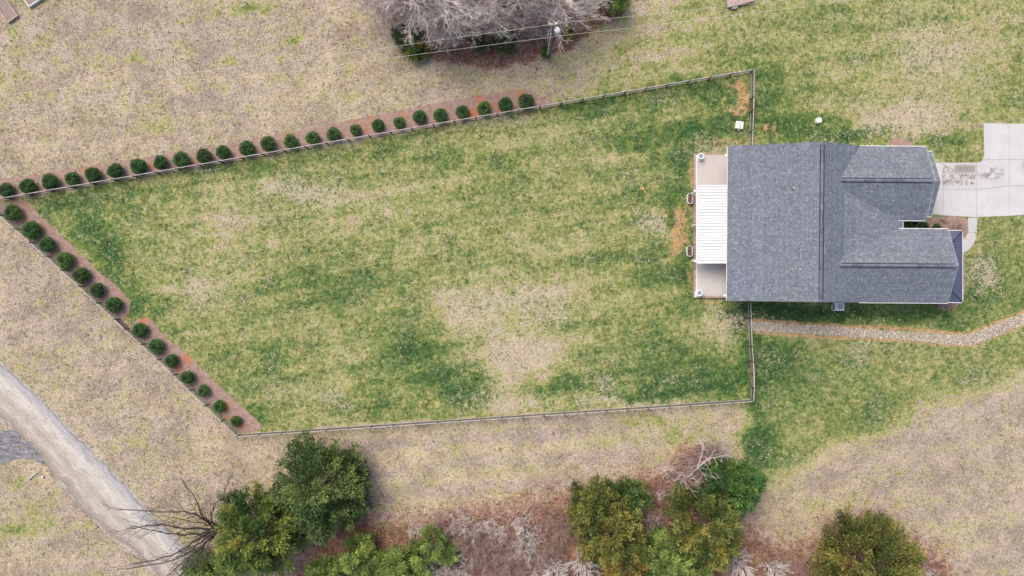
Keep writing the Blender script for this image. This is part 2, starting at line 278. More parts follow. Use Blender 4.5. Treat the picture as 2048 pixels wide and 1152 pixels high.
# ------------------------------------------------------------------ ground
def ground():
    fx = np.arange(-64, 64.01, 0.2); fy = np.arange(-38, 38.01, 0.2)
    def ext(a):
        o = []; s = 0.6; v = a[-1]
        while v < 3500: v += s; s *= 1.5; o.append(v)
        o2 = []; s = 0.6; v = a[0]
        while v > -3500: v -= s; s *= 1.5; o2.append(v)
        return np.concatenate([np.array(o2[::-1]), a, np.array(o)])
    gx, gy = ext(fx), ext(fy); X, Y = np.meshgrid(gx, gy, indexing='ij'); nx, ny = X.shape
    me = bpy.data.meshes.new('ground'); me.vertices.add(nx * ny)
    me.vertices.foreach_set('co', np.stack([X, Y, np.zeros_like(X)], -1).astype(np.float32).ravel())
    i, j = np.meshgrid(np.arange(nx - 1), np.arange(ny - 1), indexing='ij'); a = i * ny + j
    F = np.stack([a, a + ny, a + ny + 1, a + 1], -1).reshape(-1, 4).astype(np.int32)
    me.loops.add(F.size); me.loops.foreach_set('vertex_index', F.ravel())
    me.polygons.add(len(F)); me.polygons.foreach_set('loop_start', np.arange(0, F.size, 4, dtype=np.int32))
    me.update(calc_edges=True)
    A, B = field(np.clip(X, -110, 110) * S + CX, CY - np.clip(Y, -80, 80) * S)
    for n, V in (('fa', A), ('fb', B)):
        at = me.attributes.new(n, 'FLOAT_COLOR', 'POINT')
        at.data.foreach_set('color', np.concatenate([V, np.ones(V.shape[:2] + (1,))], -1).astype(np.float32).ravel())
    m = NT('ground')
    sa = m.n('ShaderNodeSeparateColor'); m.L(m.attr('fa').outputs['Color'], sa.inputs[0])
    sb = m.n('ShaderNodeSeparateColor'); m.L(m.attr('fb').outputs['Color'], sb.inputs[0])
    lush, clay, lit = sa.outputs; straw, pale, grav = sb.outputs
    n1 = m.noise(.9, 4, .62, dist=.4); n2 = m.noise(2.4, 4, .72, dist=.5); n3 = m.noise(5.5, 4, .8); n4 = m.noise(0.35, 3, .6)
    def cen(n, k): return m.math('MULTIPLY', m.math('SUBTRACT', n, .5), k)
    g = m.math('ADD', lush, m.math('ADD', cen(n1, .75), m.math('ADD', cen(n2, 1.15), cen(n3, .9))))
    g = m.math('ADD', g, cen(n4, .3))
    dry = m.mix(m.ss(m.math('ADD', straw, m.math('ADD', cen(n1, .6), cen(n2, .7))), .15, .8), (0.335, 0.278, 0.245), (0.395, 0.33, 0.235))
    dry = m.mix(m.ss(n3, .36, .64), m.mix(1, dry, (.70, .69, .65), 'MULTIPLY'), m.mix(1, dry, (1.24, 1.23, 1.2), 'MULTIPLY'))
    dry = m.mix(m.ss(m.noise(.3, 5, .7), .36, .62), m.mix(1, dry, (.76, .74, .74), 'MULTIPLY'), m.mix(1, dry, (1.14, 1.14, 1.13), 'MULTIPLY'))
    dry = m.mix(m.math('MULTIPLY', m.ss(m.noise(1.1, 5, .75), .53, .68), .6), dry, (.15, .135, .085))
    grn = m.ramp(g, [(0.26, (0.39, 0.345, 0.22)), (0.44, (0.29, 0.29, 0.118)), (0.60, (0.168, 0.20, 0.064)), (0.80, (0.070, 0.126, 0.036)), (1.0, (0.03, 0.074, 0.023))])
    grn = m.mix(m.ss(n3, .34, .66), m.mix(1, grn, (.66, .70, .70), 'MULTIPLY'), m.mix(1, grn, (1.34, 1.3, 1.25), 'MULTIPLY'))
    c = m.mix(m.ss(g, .18, .42), dry, grn)
    pn = m.math('ADD', m.math('MULTIPLY', m.noise(2.6, 4, .75, dist=1.2), .72), m.math('MULTIPLY', n3, .28))
    pk = m.ss(m.math('ADD', pn, m.math('MULTIPLY', pale, .30)), .62, .71)
    c = m.mix(m.math('MULTIPLY', pk, .85), c, m.mix(m.ss(n2, .3, .7), (0.35, 0.295, 0.22), (0.46, 0.40, 0.305)))
    # dark soil specks and bright blades
    sp = m.noise(11, 2, .7); c = m.mix(m.ss(sp, .62, .74), c, m.mix(1, c, (.52, .52, .5), 'MULTIPLY'))
    cn = m.math('ADD', m.math('ADD', m.math('MULTIPLY', m.noise(2.2, 5, .8, dist=.8), 1.5), -.25), m.math('MULTIPLY', clay, .36))
    c = m.mix(m.math('MULTIPLY', m.ss(cn, .70, .86), .85), c, m.mix(m.ss(n2, .3, .7), (0.36, 0.18, 0.09), (0.50, 0.335, 0.185)))
    lc = m.vor(7.5, out='Color'); ls = m.n('ShaderNodeSeparateColor'); m.L(lc, ls.inputs[0])
    lcol = m.ramp(ls.outputs[0], [(0, (0.075, 0.038, 0.03)), (.3, (0.18, 0.088, 0.062)), (.7, (0.30, 0.155, 0.11)), (1, (0.45, 0.30, 0.225))])
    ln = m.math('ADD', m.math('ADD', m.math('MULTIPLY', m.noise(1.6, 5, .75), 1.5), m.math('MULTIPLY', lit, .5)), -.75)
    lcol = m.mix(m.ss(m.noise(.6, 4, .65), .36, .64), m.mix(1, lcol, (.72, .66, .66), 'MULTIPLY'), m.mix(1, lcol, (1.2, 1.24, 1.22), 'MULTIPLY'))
    lcol = m.mix(m.ss(lit, .75, 1.0), lcol, m.mix(1, lcol, (.62, .52, .50), 'MULTIPLY'))  # dense litter turns maroon, with shade of its gaps painted into the colour
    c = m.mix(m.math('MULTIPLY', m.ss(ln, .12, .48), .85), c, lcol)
    gc = m.mix(m.ss(n3, .3, .7), (.22, .21, .21), (.46, .44, .42))
    c = m.mix(m.ss(m.math('ADD', m.math('MULTIPLY', grav, .8), cen(n2, .9)), .35, .6), c, gc)
    m.bump(m.math('ADD', m.math('MULTIPLY', n3, .5), n2), .75, .16)
    m.out(c, .95)
    o = link('ground', me, m.m); o['kind'] = 'structure'; return o
ground()
def densify(pts, step, closed=False):
    out = []; n = len(pts)
    for i in range(n if closed else n - 1):
        a = Vector(pts[i]); b = Vector(pts[(i + 1) % n]); k = max(1, int((b - a).length / step))
        for t in range(k): out.append(a.lerp(b, t / k))
    if not closed: out.append(Vector(pts[-1]))
    return out
def catmull(pts, k=8, closed=False):
    P_ = [Vector(p) for p in pts]; n = len(P_); out = []
    for i in range(n if closed else n - 1):
        g = (lambda j: P_[j % n]) if closed else (lambda j: P_[max(0, min(n - 1, j))])
        a, b, c, d = g(i - 1), g(i), g(i + 1), g(i + 2)
        for t in range(k):
            u = t / k; out.append(0.5 * ((2 * b) + (c - a) * u + (2 * a - 5 * b + 4 * c - d) * u * u + (3 * b - a - 3 * c + d) * u ** 3))
    if not closed: out.append(P_[-1])
    return out
def jag(pts, amp, seed):
    a = np.array([(p[0], p[1]) for p in pts]); 
    return [(x + (u - .5) * amp, y + (v - .5) * amp) for (x, y), u, v in zip(a, fbm(a[:, 0] / 6, a[:, 1] / 6, seed, 3), fbm(a[:, 0] / 6, a[:, 1] / 6, seed + 9, 3))]
def sheet(name, poly_px, mat, z, jitter=0.0, step=2.0, seed=1, smooth_corners=False, parent=None, kind='structure'):
    pts = [Vector((x, y)) for x, y in poly_px]
    if smooth_corners: pts = catmull(pts, 8, True)
    pts = densify(pts, step, True)
    if jitter: pts = jag(pts, jitter, seed)
    vs_ = [P(p[0], p[1], 0) + Vector((0, 0, z)) for p in pts]
    bm = bmesh.new(); f = bm.faces.new([bm.verts.new(v) for v in vs_]); 
    bmesh.ops.triangulate(bm, faces=[f]); bmesh.ops.recalc_face_normals(bm, faces=bm.faces)
    for f in bm.faces:
        if f.normal.z < 0: f.normal_flip()
    me = bpy.data.meshes.new(name); bm.to_mesh(me); bm.free()
    o = link(name, me, mat, parent)
    if kind: o['kind'] = kind
    return o

# gravel road
def road():
    def resample(pts, n):
        q = catmull([Vector(p) for p in pts], 10); L = [0]
        for i in range(1, len(q)): L.append(L[-1] + (q[i] - q[i - 1]).length)
        t = np.linspace(0, L[-1], n); xs = np.interp(t, L, [p.x for p in q]); ys = np.interp(t, L, [p.y for p in q]); return np.stack([xs, ys], 1)
    n = 700; A = resample(ROAD_L, n); Bp = resample(ROAD_R, n)
    D = Bp - A; D /= np.linalg.norm(D, axis=1, keepdims=True); ii = np.arange(n)
    A = A + D * ((fbm(ii / 16.0, ii * 0, 3, 5) - .5) * 18)[:, None]; Bp = Bp + D * ((fbm(ii / 16.0 + 90, ii * 0, 5, 5) - .5) * 14)[:, None]
    K = 16; V = []; U = []
    for i in range(n):
        for k in range(K + 1):
            q = A[i] + (Bp[i] - A[i]) * k / K; p = P(q[0], q[1]); V.append((p.x, p.y, .006)); U.append((k / K, i * .215, 0, 1))
    F = [(i * (K + 1) + k, i * (K + 1) + k + 1, (i + 1) * (K + 1) + k + 1, (i + 1) * (K + 1) + k) for i in range(n - 1) for k in range(K)]
    me = bpy.data.meshes.new('gravel_road'); me.from_pydata(V, [], F)
    at = me.attributes.new('u', 'FLOAT_COLOR', 'POINT'); at.data.foreach_set('color', np.array(U, dtype=np.float32).ravel())
    me.update()
    m = NT('gravel'); s = m.n('ShaderNodeSeparateColor'); m.L(m.attr('u').outputs['Color'], s.inputs[0]); u = s.outputs[0]
    cb_ = m.n('ShaderNodeCombineXYZ'); m.L(m.math('MULTIPLY', u, 9.0), cb_.inputs[0]); m.L(m.math('MULTIPLY', s.outputs[1], .14), cb_.inputs[1]); n1 = m.noise(1.3, 5, .7, vec=cb_.outputs[0]); n2 = m.noise(1.2, 5, .7); n3 = m.noise(7, 4, .85)
    uu = m.math('ADD', u, m.math('MULTIPLY', m.math('SUBTRACT', n2, .5), .12))
    base = m.ramp(uu, [(0, (.24, .205, .17)), (.10, (.31, .27, .235)), (.26, (.42, .38, .335)), (.42, (.36, .318, .268)), (.58, (.45, .41, .37)), (.72, (.48, .455, .43)), (.84, (.36, .35, .34)), (.92, (.36, .36, .38)), (1, (.23, .22, .20))])
    c = m.mix(m.ss(n1, .3, .7), m.mix(1, base, (.82, .81, .80), 'MULTIPLY'), m.mix(1, base, (1.12, 1.12, 1.12), 'MULTIPLY'))
    c = m.mix(m.ss(n3, .35, .7), m.mix(1, c, (.72, .72, .72), 'MULTIPLY'), m.mix(1, c, (1.22, 1.22, 1.22), 'MULTIPLY'))
    c = m.mix(m.math('MULTIPLY', m.ss(m.noise(.9, 5, .7), .55, .68), .45), c, (.235, .20, .165))
    m.bump(n3, .5, .03); m.out(c, .95)
    if F and Vector(me.polygons[0].normal).z < 0: me.flip_normals()
    o = link('gravel_road', me, m.m); o['kind'] = 'structure'
    # darker crushed-stone side drive joining from the left edge
    d = NT('dark_gravel'); al = d.scale(.22, .9, 1); a = d.noise(3.5, 5, .7, vec=al); b = d.noise(16, 3, .8)
    c = d.ramp(a, [(.28, (.075, .078, .09)), (.5, (.17, .172, .19)), (.72, (.34, .34, .36))]); c = d.mix(d.ss(b, .3, .7), d.mix(1, c, (.8, .8, .8), 'MULTIPLY'), d.mix(1, c, (1.2, 1.2, 1.2), 'MULTIPLY'))
    d.bump(b, .5, .03); d.out(c, .95)
    sheet('side_drive', [(-160, 905), (-60, 878), (0, 862), (30, 860), (58, 878), (92, 918), (100, 936), (70, 920), (40, 916), (0, 932), (-60, 960), (-160, 1005)], d.m, .003, 5, 2, 4)
road()

# mulch
def mulch_mat():
    m = NT('mulch'); n1 = m.noise(.5, 4, .6); n2 = m.noise(2.2, 5, .7); n3 = m.noise(13, 3, .8)
    c = m.mix(m.ss(n2, .3, .7), (.225, .148, .124), (.33, .245, .21))
    c = m.mix(m.ss(m.math('ADD', m.noise(.33, 3, .6), m.math('MULTIPLY', n2, .35)), .74, .90), c, (.33, .15, .085))
    for px, py, R in ((352, 737, 1.3), (374, 716, 1.1), (945, 226, 1.3), (958, 197, .9), (1040, 190, 1.0), (105, 500, .9), (290, 640, 1.0), (450, 815, .9), (480, 850, .8), (300, 335, .8)):
        dn_ = m.n('ShaderNodeVectorMath', operation='DISTANCE'); m.L(m.co, dn_.inputs[0]); q = P(px, py); dn_.inputs[1].default_value = (q.x, q.y, 0)
        f = m.ss(m.math('ADD', m.math('DIVIDE', dn_.outputs['Value'], R), m.math('MULTIPLY', n2, 1.3)), 1.55, .75); c = m.mix(m.math('MULTIPLY', f, .8), c, (.40, .15, .07))
    c = m.mix(m.ss(n3, .34, .66), m.mix(1, c, (.68, .66, .66), 'MULTIPLY'), m.mix(1, c, (1.28, 1.27, 1.26), 'MULTIPLY'))
    m.bump(n3, .6, .05); return m.out(c, .95)
MULCH = mulch_mat()
bedT = sheet('mulch_bed', BED_T, MULCH, .010, 7, 1.5, 2)
bedL1 = sheet('mulch_bed', BED_L1, MULCH, .010, 6, 1.5, 5)
bedL2 = sheet('mulch_bed', BED_L2, MULCH, .010, 6, 1.5, 6)
def ring(cx, cy, rx, ry, n=20): return [(cx + rx * math.cos(2 * math.pi * i / n), cy + ry * math.sin(2 * math.pi * i / n)) for i in range(n)]
sheet('mulch_bed', [(1790, 438), (1850, 436), (1905, 432), (1930, 436), (1936, 442), (1936, 464), (1930, 474), (1920, 486), (1890, 480), (1790, 466)], MULCH, .010, 2.5, 1.5, 8)
sheet('mulch_bed', [(1880, 480), (1926, 480), (1930, 520), (1931, 570), (1927, 598), (1912, 616), (1895, 621), (1880, 617), (1868, 604), (1866, 590)], MULCH, .010, 2.5, 1.5, 9)
sheet('mulch_bed', ring(1800, 297, 27, 22), MULCH, .010, 3, 1.5, 10)

# concrete drive and walk: every slab a piece of its own
def concrete_mat(name, base, stain):
    m = NT(name); n1 = m.noise(.55, 5, .62); n2 = m.noise(9, 4, .7); st = m.noise(1.0, 5, .6, vec=m.scale(2.2, .25))
    c = m.mix(m.ss(n1, .3, .7), tuple(x * .93 for x in base), tuple(min(1, x * 1.05) for x in base))
    c = m.mix(m.math('MULTIPLY', m.ss(st, .52, .75), .35), c, tuple(x * .72 for x in base))
    c = m.mix(m.ss(n2, .35, .7), m.mix(1, c, (.93, .93, .93), 'MULTIPLY'), m.mix(1, c, (1.04, 1.04, 1.04), 'MULTIPLY'))
    if stain:   # tyre dirt and dried mud with a shape of their own on the parking lane
        sx = m.n('ShaderNodeSeparateXYZ'); m.L(m.co, sx.inputs[0]); x, y = sx.outputs[0], sx.outputs[1]
        def band(v, a, b, s): return m.math('MULTIPLY', m.ss(v, a - s, a + s), m.math('SUBTRACT', 1.0, m.ss(v, b - s, b + s)))
        x0, x1 = (1884 - CX) / S, (1951 - CX) / S; y0, y1 = (CY - 372) / S, (CY - 329) / S
        m1 = m.math('MULTIPLY', band(x, x0, x1, .12), band(y, y0, y1, .35))
        sp = m.ss(m.noise(1.7, 6, .8, dist=.2), .44, .60); m1 = m.math('MULTIPLY', m1, sp)
        solid = m.math('MULTIPLY', band(x, (1908 - CX) / S, x1, .35), band(y, (CY - 346) / S, (CY - 330) / S, .25))
        x2, x3 = (1958 - CX) / S, (2004 - CX) / S; m2 = m.math('MULTIPLY', band(x, x2, x3, .8), band(y, (CY - 358) / S, (CY - 336) / S, .5))
        m2 = m.math('MULTIPLY', m2, m.ss(m.noise(1.3, 6, .8), .44, .60))
        mm = m.math('MAXIMUM', m.math('MAXIMUM', m.math('MULTIPLY', m1, .85), m.math('MULTIPLY', solid, .7)), m.math('MULTIPLY', m2, .85))
        x4 = (2046 - CX) / S; m3 = m.math('MULTIPLY', m.math('MULTIPLY', m.ss(x, x4 - .4, x4 + .3), band(y, (CY - 345) / S, (CY - 322) / S, .4)), m.ss(n1, .4, .55))
        mm = m.math('MAXIMUM', mm, m.math('MULTIPLY', m3, .6)); c = m.mix(mm, c, (.16, .13, .105))
    m.bump(n2, .15, .01); return m.out(c, .85)
CONC = concrete_mat('driveway_concrete', (.45, .448, .452), True); WALKC = concrete_mat('walk_concrete', (.43, .42, .415), False)
def slab(name, poly, mat, parent, z0=-.03, z1=.02, gap=.02):
    v = [P(x, y) for x, y in poly]; c = sum(v, Vector()) / len(v); n = len(v)
    v = [p + (c - p).normalized() * gap for p in v]
    if sum((v[i].x * v[(i + 1) % n].y - v[(i + 1) % n].x * v[i].y) for i in range(n)) < 0: v.reverse()
    mb = MB(); top = [(p.x, p.y, z1) for p in v]; bot = [(p.x, p.y, z0) for p in v]
    mb.add(top + bot, [tuple(range(n))] + [(i, i + n, (i + 1) % n + n, (i + 1) % n) for i in range(n)])
    return mb.build(name, mat, parent)
drive = empty('driveway', P(1960, 340)); drive['kind'] = 'structure'; drive.location = (0, 0, 0)
sheet('slab_bedding', [(1864, 327), (1955, 327), (1969, 316), (1969, 248), (2124, 251), (2124, 422), (1955, 433), (1864, 427)], simple('joint_filler', (.10, .09, .085), .95, .2, 6), .004, 0, 8, 1, parent=drive, kind=None)
arc = [(1967 - 12 + 12 * math.sin(t), 313 + 12 * math.cos(t)) for t in (0.0, .4, .8, 1.2, 1.5)]
for poly in [
    [(1862, 325), (1886.5, 325), (1886.5, 378.5), (1862, 378)],
    [(1886.5, 325), (1953.5, 325.3), (1953.5, 379), (1886.5, 378.5)],
    [(1953.5, 325.3)] + arc[1:] + [(1967.5, 319.7), (2018, 319.5), (2018, 371.5), (1985, 376), (1953.5, 379)],
    [(1967, 246), (2018, 247), (2018, 319.5), (1967.5, 319.7)],
    [(2018, 247), (2072, 248), (2072, 319.5), (2018, 319.5)],
    [(2018, 319.5), (2072, 319.5), (2072, 371), (2018, 371.5)],
    [(2072, 248), (2126, 249), (2126, 319.5), (2072, 319.5)], [(2072, 319.5), (2126, 319.5), (2126, 371), (2072, 371)],
    [(1862, 378), (1886.5, 378.5), (1886.5, 431), (1862, 428)],
    [(1886.5, 378.5), (1953.5, 379), (1953.5, 434.5), (1920, 433), (1886.5, 431)],
    [(1953.5, 379), (1985, 376), (2018, 371.5), (2018, 432), (1953.5, 434.5)],
    [(2018, 371.5), (2072, 371), (2072, 428), (2018, 432)], [(2072, 371), (2126, 371), (2126, 424), (2072, 428)]]:
    slab('slab', poly, CONC, drive)
walk = empty('front_walk'); walk['kind'] = 'structure'
for poly in [[(1936, 435), (1954.5, 435.5), (1954, 466), (1936.5, 464)],
             [(1936.5, 464), (1954, 466), (1951.5, 479), (1946.5, 489), (1930, 475.5)],
             [(1930, 475.5), (1946.5, 489), (1937, 500), (1926, 507), (1912, 510), (1908, 486), (1922, 482)]]:
    slab('slab', poly, WALKC, walk, z1=.015)

# rock-lined swale
def swale():
    up = [(1499, 641), (1504.5, 642), (1580, 648), (1640, 651.5), (1780, 661), (1840, 665.5), (1900, 668.5), (1937, 669), (1960, 660), (2048, 626), (2200, 560)]
    lo = [(1499, 662), (1504.5, 662), (1530, 664), (1580, 665), (1660, 671), (1780, 678), (1900, 689), (1942, 691), (1965, 684), (2048, 649), (2200, 584)]
    m = simple('swale_soil', (.27, .235, .19), .95, .4, 6, bump=.5)
    sheet('swale', up + lo[::-1], m, .008, 2.5, 1.5, 3)
    up_ = np.array([(p.x, p.y) for p in densify([Vector(p) for p in up], 2)]); lo_ = np.array([(p.x, p.y) for p in densify([Vector(p) for p in lo], 2)])
    tu = np.linspace(0, 1, len(up_)); tl = np.linspace(0, 1, len(lo_)); mb = MB(); r = random.Random(4)
    octf = [(0, 2, 4), (2, 1, 4), (1, 3, 4), (3, 0, 4), (2, 0, 5), (1, 2, 5), (3, 1, 5), (0, 3, 5)]
    for i in range(6500):
        t = r.random(); w_ = min(.97, max(.03, r.random())); u = np.array([np.interp(t, tu, up_[:, 0]), np.interp(t, tu, up_[:, 1])]); l = np.array([np.interp(t, tl, lo_[:, 0]), np.interp(t, tl, lo_[:, 1])])
        q = u * (1 - w_) + l * w_; p = P(q[0], q[1]); s = .035 + .06 * r.random() ** 2; a = r.random() * 6.3; sx, sy, sz = s * (1 + r.random() * .7), s * (.7 + .4 * r.random()), s * .6
        vs_ = []
        for d in ((1, 0, 0), (-1, 0, 0), (0, 1, 0), (0, -1, 0), (0, 0, 1), (0, 0, -1)):
            x, y, z = d[0] * sx + r.uniform(-.25, .25) * s, d[1] * sy + r.uniform(-.25, .25) * s, d[2] * sz
            vs_.append((p.x + x * math.cos(a) - y * math.sin(a), p.y + x * math.sin(a) + y * math.cos(a), .012 + sz * .55 + z))
        g = r.choice([(.44, .40, .335), (.51, .465, .395), (.32, .285, .24), (.57, .53, .46), (.40, .33, .25), (.22, .195, .165), (.46, .38, .275)]); k = .85 + .3 * r.random()
        mb.add(vs_, octf, tuple(x * k for x in g))
    me = mb.mesh('swale_stones', simple('stone', (1, 1, 1), .9, .12, 9, tint=True)); o = link('swale_stones', me); o['kind'] = 'stuff'
    tag(o, 'pale rounded stones filling the narrow drainage swale beside the house', 'stones')
swale()

# ------------------------------------------------------------------ house
WHITE = simple('white_trim', (.70, .70, .69), .5, .05, 2, spec=.4)
WALLM = simple('siding', (.62, .61, .58), .8, .06, 3)
BRICK = simple('brick', (.36, .27, .22), .9, .18, 8, tint=True)
GLASS = simple('glass', (.05, .06, .07), .08, .1, 1, spec=.5)
DARKM = simple('dark_metal', (.06, .062, .07), .5, .1, 5, spec=.4)
SHING = None
def shingle_mat():
    m = NT('shingle'); m.b.inputs['Roughness'].default_value = .92
    t = m.attr('tint').outputs['Color']; n = m.noise(16, 3, .8); b = m.noise(.45, 4, .6); p = m.noise(2.2, 3, .6)
    c = m.mix(m.ss(n, .3, .7), m.mix(1, t, (.78, .78, .79), 'MULTIPLY'), m.mix(1, t, (1.2, 1.2, 1.19), 'MULTIPLY'))
    c = m.mix(m.math('MULTIPLY', m.ss(b, .45, .7), .35), c, m.mix(1, c, (.80, .78, .80), 'MULTIPLY'))
    c = m.mix(m.ss(p, .3, .7), m.mix(1, c, (.90, .90, .91), 'MULTIPLY'), m.mix(1, c, (1.08, 1.08, 1.07), 'MULTIPLY'))
    return m.out(c)
SHING = shingle_mat()
DECK = simple('roof_edge', (.10, .105, .12), .9, .1, 5)
house = empty('house', P(1650, 450), 0, 'grey shingled house with two front gables and a white patio cover', 'house')
HI = Matrix.Translation(-house.location)
def hp(mb, name, mat, parent=None, smooth=False):
    """world-space MB -> child of house (house origin is translated only)"""
    for i, v in enumerate(mb.v): mb.v[i] = tuple(Vector(v) - house.location)
    return mb.build(name, mat, parent or house, smooth)
def plane3(a, b, c):
    n = (b - a).cross(c - a).normalized()
    if n.z < 0: n = -n
    return n, n.dot(a)
def meet(p1, p2, p3):
    M = Matrix((p1[0], p2[0], p3[0])); return M.inverted() @ Vector((p1[1], p2[1], p3[1]))
EAVE, RID, GR = 2.9, 6.0, 4.62
wN, wS = P(1455.5, 293, EAVE), P(1453.5, 601.5, EAVE); rN, rS = P(1645.5, 283, RID), P(1642.5, 604, RID)
plA = plane3(wN, wS, rN)
ed = Vector((1, (wS - wN).x / (wS - wN).y * -1, 0)).normalized()
SE = .57
plE = plane3(rN, rS, rN + ed + Vector((0, 0, -SE)))
g1a, g1b = P(1700, 360, GR), P(1871, 361.3, GR); g2a, g2b = P(1700, 530.5, GR), P(1917, 532, GR)
g1n, g1s = P(1852, 293, EAVE), P(1851.5, 441, EAVE); g2n, g2s = P(1896, 458, EAVE), P(1895.6, 606, EAVE)
G1N, G1S = plane3(g1a, g1b, g1n), plane3(g1a, g1b, g1s); G2N, G2S = plane3(g2a, g2b, g2n), plane3(g2a, g2b, g2s)
kb = P(1692, 440, 4.15); cE1, cE2 = P(1805.5, 441, 2.78), P(1805.5, 457.5, 2.78)
plC = plane3(kb, cE1, cE2)
LOW = (Vector((0, 0, 1)), EAVE)
R1 = meet(plE, G1N, G1S); R2 = meet(plE, G2N, G2S); n1 = meet(plE, G1N, LOW); s1 = meet(plE, G2S, LOW)
B1 = meet(plE, G1S, plC); B2 = meet(plE, G2N, plC); V1 = meet(G1S, plC, LOW); V2 = meet(G2N, plC, LOW)
# north rake of the main roof reaches the gable eave corner; south rake likewise
nE = Vector((n1.x, min(n1.y, rN.y), n1.z)); 
def onto(pl, x, y): n, d = pl; return Vector((x, y, (d - n.x * x - n.y * y) / n.z))
eN = onto(plE, n1.x, n1.y + .02); eS = onto(plE, s1.x, s1.y - .02)
g1aw = g1b; 
planes = {
 'west': [wN, wS, rS, rN],
 'east': [rN, rS, s1, R2, B2, B1, R1, n1],
 'centre': [B1, B2, V2, cE2, cE1, V1],
 'g1n': [R1, g1b, g1n, n1], 'g1s': [R1, B1, V1, g1s, g1b],
 'g2n': [R2, g2b, g2n, V2, B2], 'g2s': [R2, s1, g2s, g2b]}
# lower second gable stepping forward over the garage door
f1b = P(1881.3, 362.3, GR - .20); f1a = P(1800, 361.6, GR - .20); f1n, f1s = P(1864, 303, EAVE + .02), P(1863, 433, EAVE + .02)
xb = g1n.x - .6
F1N, F1S = plane3(f1a, f1b, f1n), plane3(f1a, f1b, f1s)
planes['f1n'] = [onto(F1N, xb, f1b.y), f1b, f1n, onto(F1N, xb, f1n.y)]
planes['f1s'] = [onto(F1S, xb, f1b.y), onto(F1S, xb, f1s.y), f1s, f1b]
def clip(poly, a, b):
    """keep left of a->b"""
    out = []; n = len(poly); dx, dy = b[0] - a[0], b[1] - a[1]
    side = lambda p: dx * (p[1] - a[1]) - dy * (p[0] - a[0])
    for i in range(n):
        p, q = poly[i], poly[(i + 1) % n]; sp, sq = side(p), side(q)
        if sp >= 0: out.append(p)
        if (sp >= 0) != (sq >= 0):
            t = sp / (sp - sq); out.append(tuple(p[k] + t * (q[k] - p[k]) for k in range(len(p))))
    return out
def tri_poly(pl):
    bm = bmesh.new(); f = bm.faces.new([bm.verts.new(v) for v in pl]); bmesh.ops.triangulate(bm, faces=[f])
    t = [[v.co.copy() for v in f.verts] for f in bm.faces]; bm.free(); return t
rr = random.Random(11)
PAL = [(.130, .149, .178), (.146, .166, .196), (.115, .133, .162), (.182, .203, .233), (.138, .157, .187), (.152, .172, .202)]
def roof_plane(key, pl):
    n = Vector()
    for i in range(len(pl)):
        a, b = pl[i], pl[(i + 1) % len(pl)]; n += a.cross(b)
    n.normalize()
    if n.z < 0: n = -n; pl = pl[::-1]
    dn = Vector((n.x, n.y, 0)).normalized(); dn = (dn - n * dn.dot(n)).normalized(); ac = n.cross(dn)
    o = sum(pl, Vector()) / len(pl)
    U = [(p - o).dot(ac) for p in pl]; V = [(p - o).dot(dn) for p in pl]
    sign = 1
    mb = MB()
    tris = tri_poly(pl); T2 = []
    for t in tris:
        q = [((p - o).dot(ac), (p - o).dot(dn)) for p in t]
        ar = (q[1][0] - q[0][0]) * (q[2][1] - q[0][1]) - (q[2][0] - q[0][0]) * (q[1][1] - q[0][1])
        if abs(ar) < 1e-6: continue
        T2.append(q if ar > 0 else q[::-1])
    ex = .2; v = min(V) - .05; vmax = max(V); row = 0
    while v < vmax:
        u = min(U) - rr.random() * .3; cj = .93 + .14 * rr.random()
        while u < max(U):
            wd = rr.choice([.12, .15, .18, .22]); pc = rr.choice(PAL); k = cj * (.95 + .25 * rr.random()); lift = rr.choice([.0, .0, .006])
            quad = [(u + .008, v, .004), (u + wd - .008, v, .004), (u + wd - .008, v + ex - .02, .018 + lift), (u + .008, v + ex - .02, .018 + lift)]
            for q in T2:
                if max(p[0] for p in q) < u or min(p[0] for p in q) > u + wd or max(p[1] for p in q) < v or min(p[1] for p in q) > v + ex: continue
                c = quad
                for i in range(3):
                    c = clip(c, q[i], q[(i + 1) % 3])
                    if len(c) < 3: break
                if len(c) >= 3:
                    vv = [o + ac * p[0] + dn * p[1] + n * p[2] for p in c]; mb.add(vv, [tuple(range(len(vv)))], tuple(x * k for x in pc))
            u += wd
        v += ex; row += 1
    # deck
    d = MB(); N = len(pl); d.add([p for p in pl] + [p - Vector((0, 0, .16)) for p in pl], [tuple(range(N)), tuple(reversed(range(N, 2 * N)))] + [(i, i + N, (i + 1) % N + N, (i + 1) % N) for i in range(N)])
    ro = hp(d, 'roof', DECK); sh = hp(mb, 'shingles', SHING, ro); sh['kind'] = 'stuff'; return ro
ROOF = {k: roof_plane(k, p) for k, p in planes.items()}
def caps(a, b, p1, p2, roof, step=.62):
    """ridge cap shingles, each a piece"""
    d = (b - a); L = d.length; d.normalize(); n = int(L / step)
    for i in range(n):
        q0 = a + d * (L * i / n - .03); q1 = a + d * (L * (i + 1) / n + .03); mb = MB()
        lift0 = .028 + .006 * (i % 2); vs_ = []
        for q, lz in ((q0, lift0), (q1, lift0 + .012)):
            for (nn, dd), sg in ((p1, 1), (p2, -1)):
                out = Vector((nn.x, nn.y, 0)).normalized() * .16; e = onto((nn, dd), q.x + out.x, q.y + out.y)
                vs_.append(e + Vector((0, 0, lz))); vs_.append(e + Vector((0, 0, lz - .03)))
            vs_.append(q + Vector((0, 0, lz)))
        # order per ring: e1top,e1bot,e2top,e2bot,mid
        c = rr.choice([(.12, .13, .17), (.14, .15, .19), (.10, .11, .14), (.16, .165, .20)])
        mb.add(vs_, [(0, 4, 9, 5), (4, 2, 7, 9), (0, 5, 6, 1), (2, 3, 8, 7), (0, 1, 3, 2, 4), (5, 9, 7, 8, 6)], c)
        hp(mb, 'ridge_cap', SHING, roof)
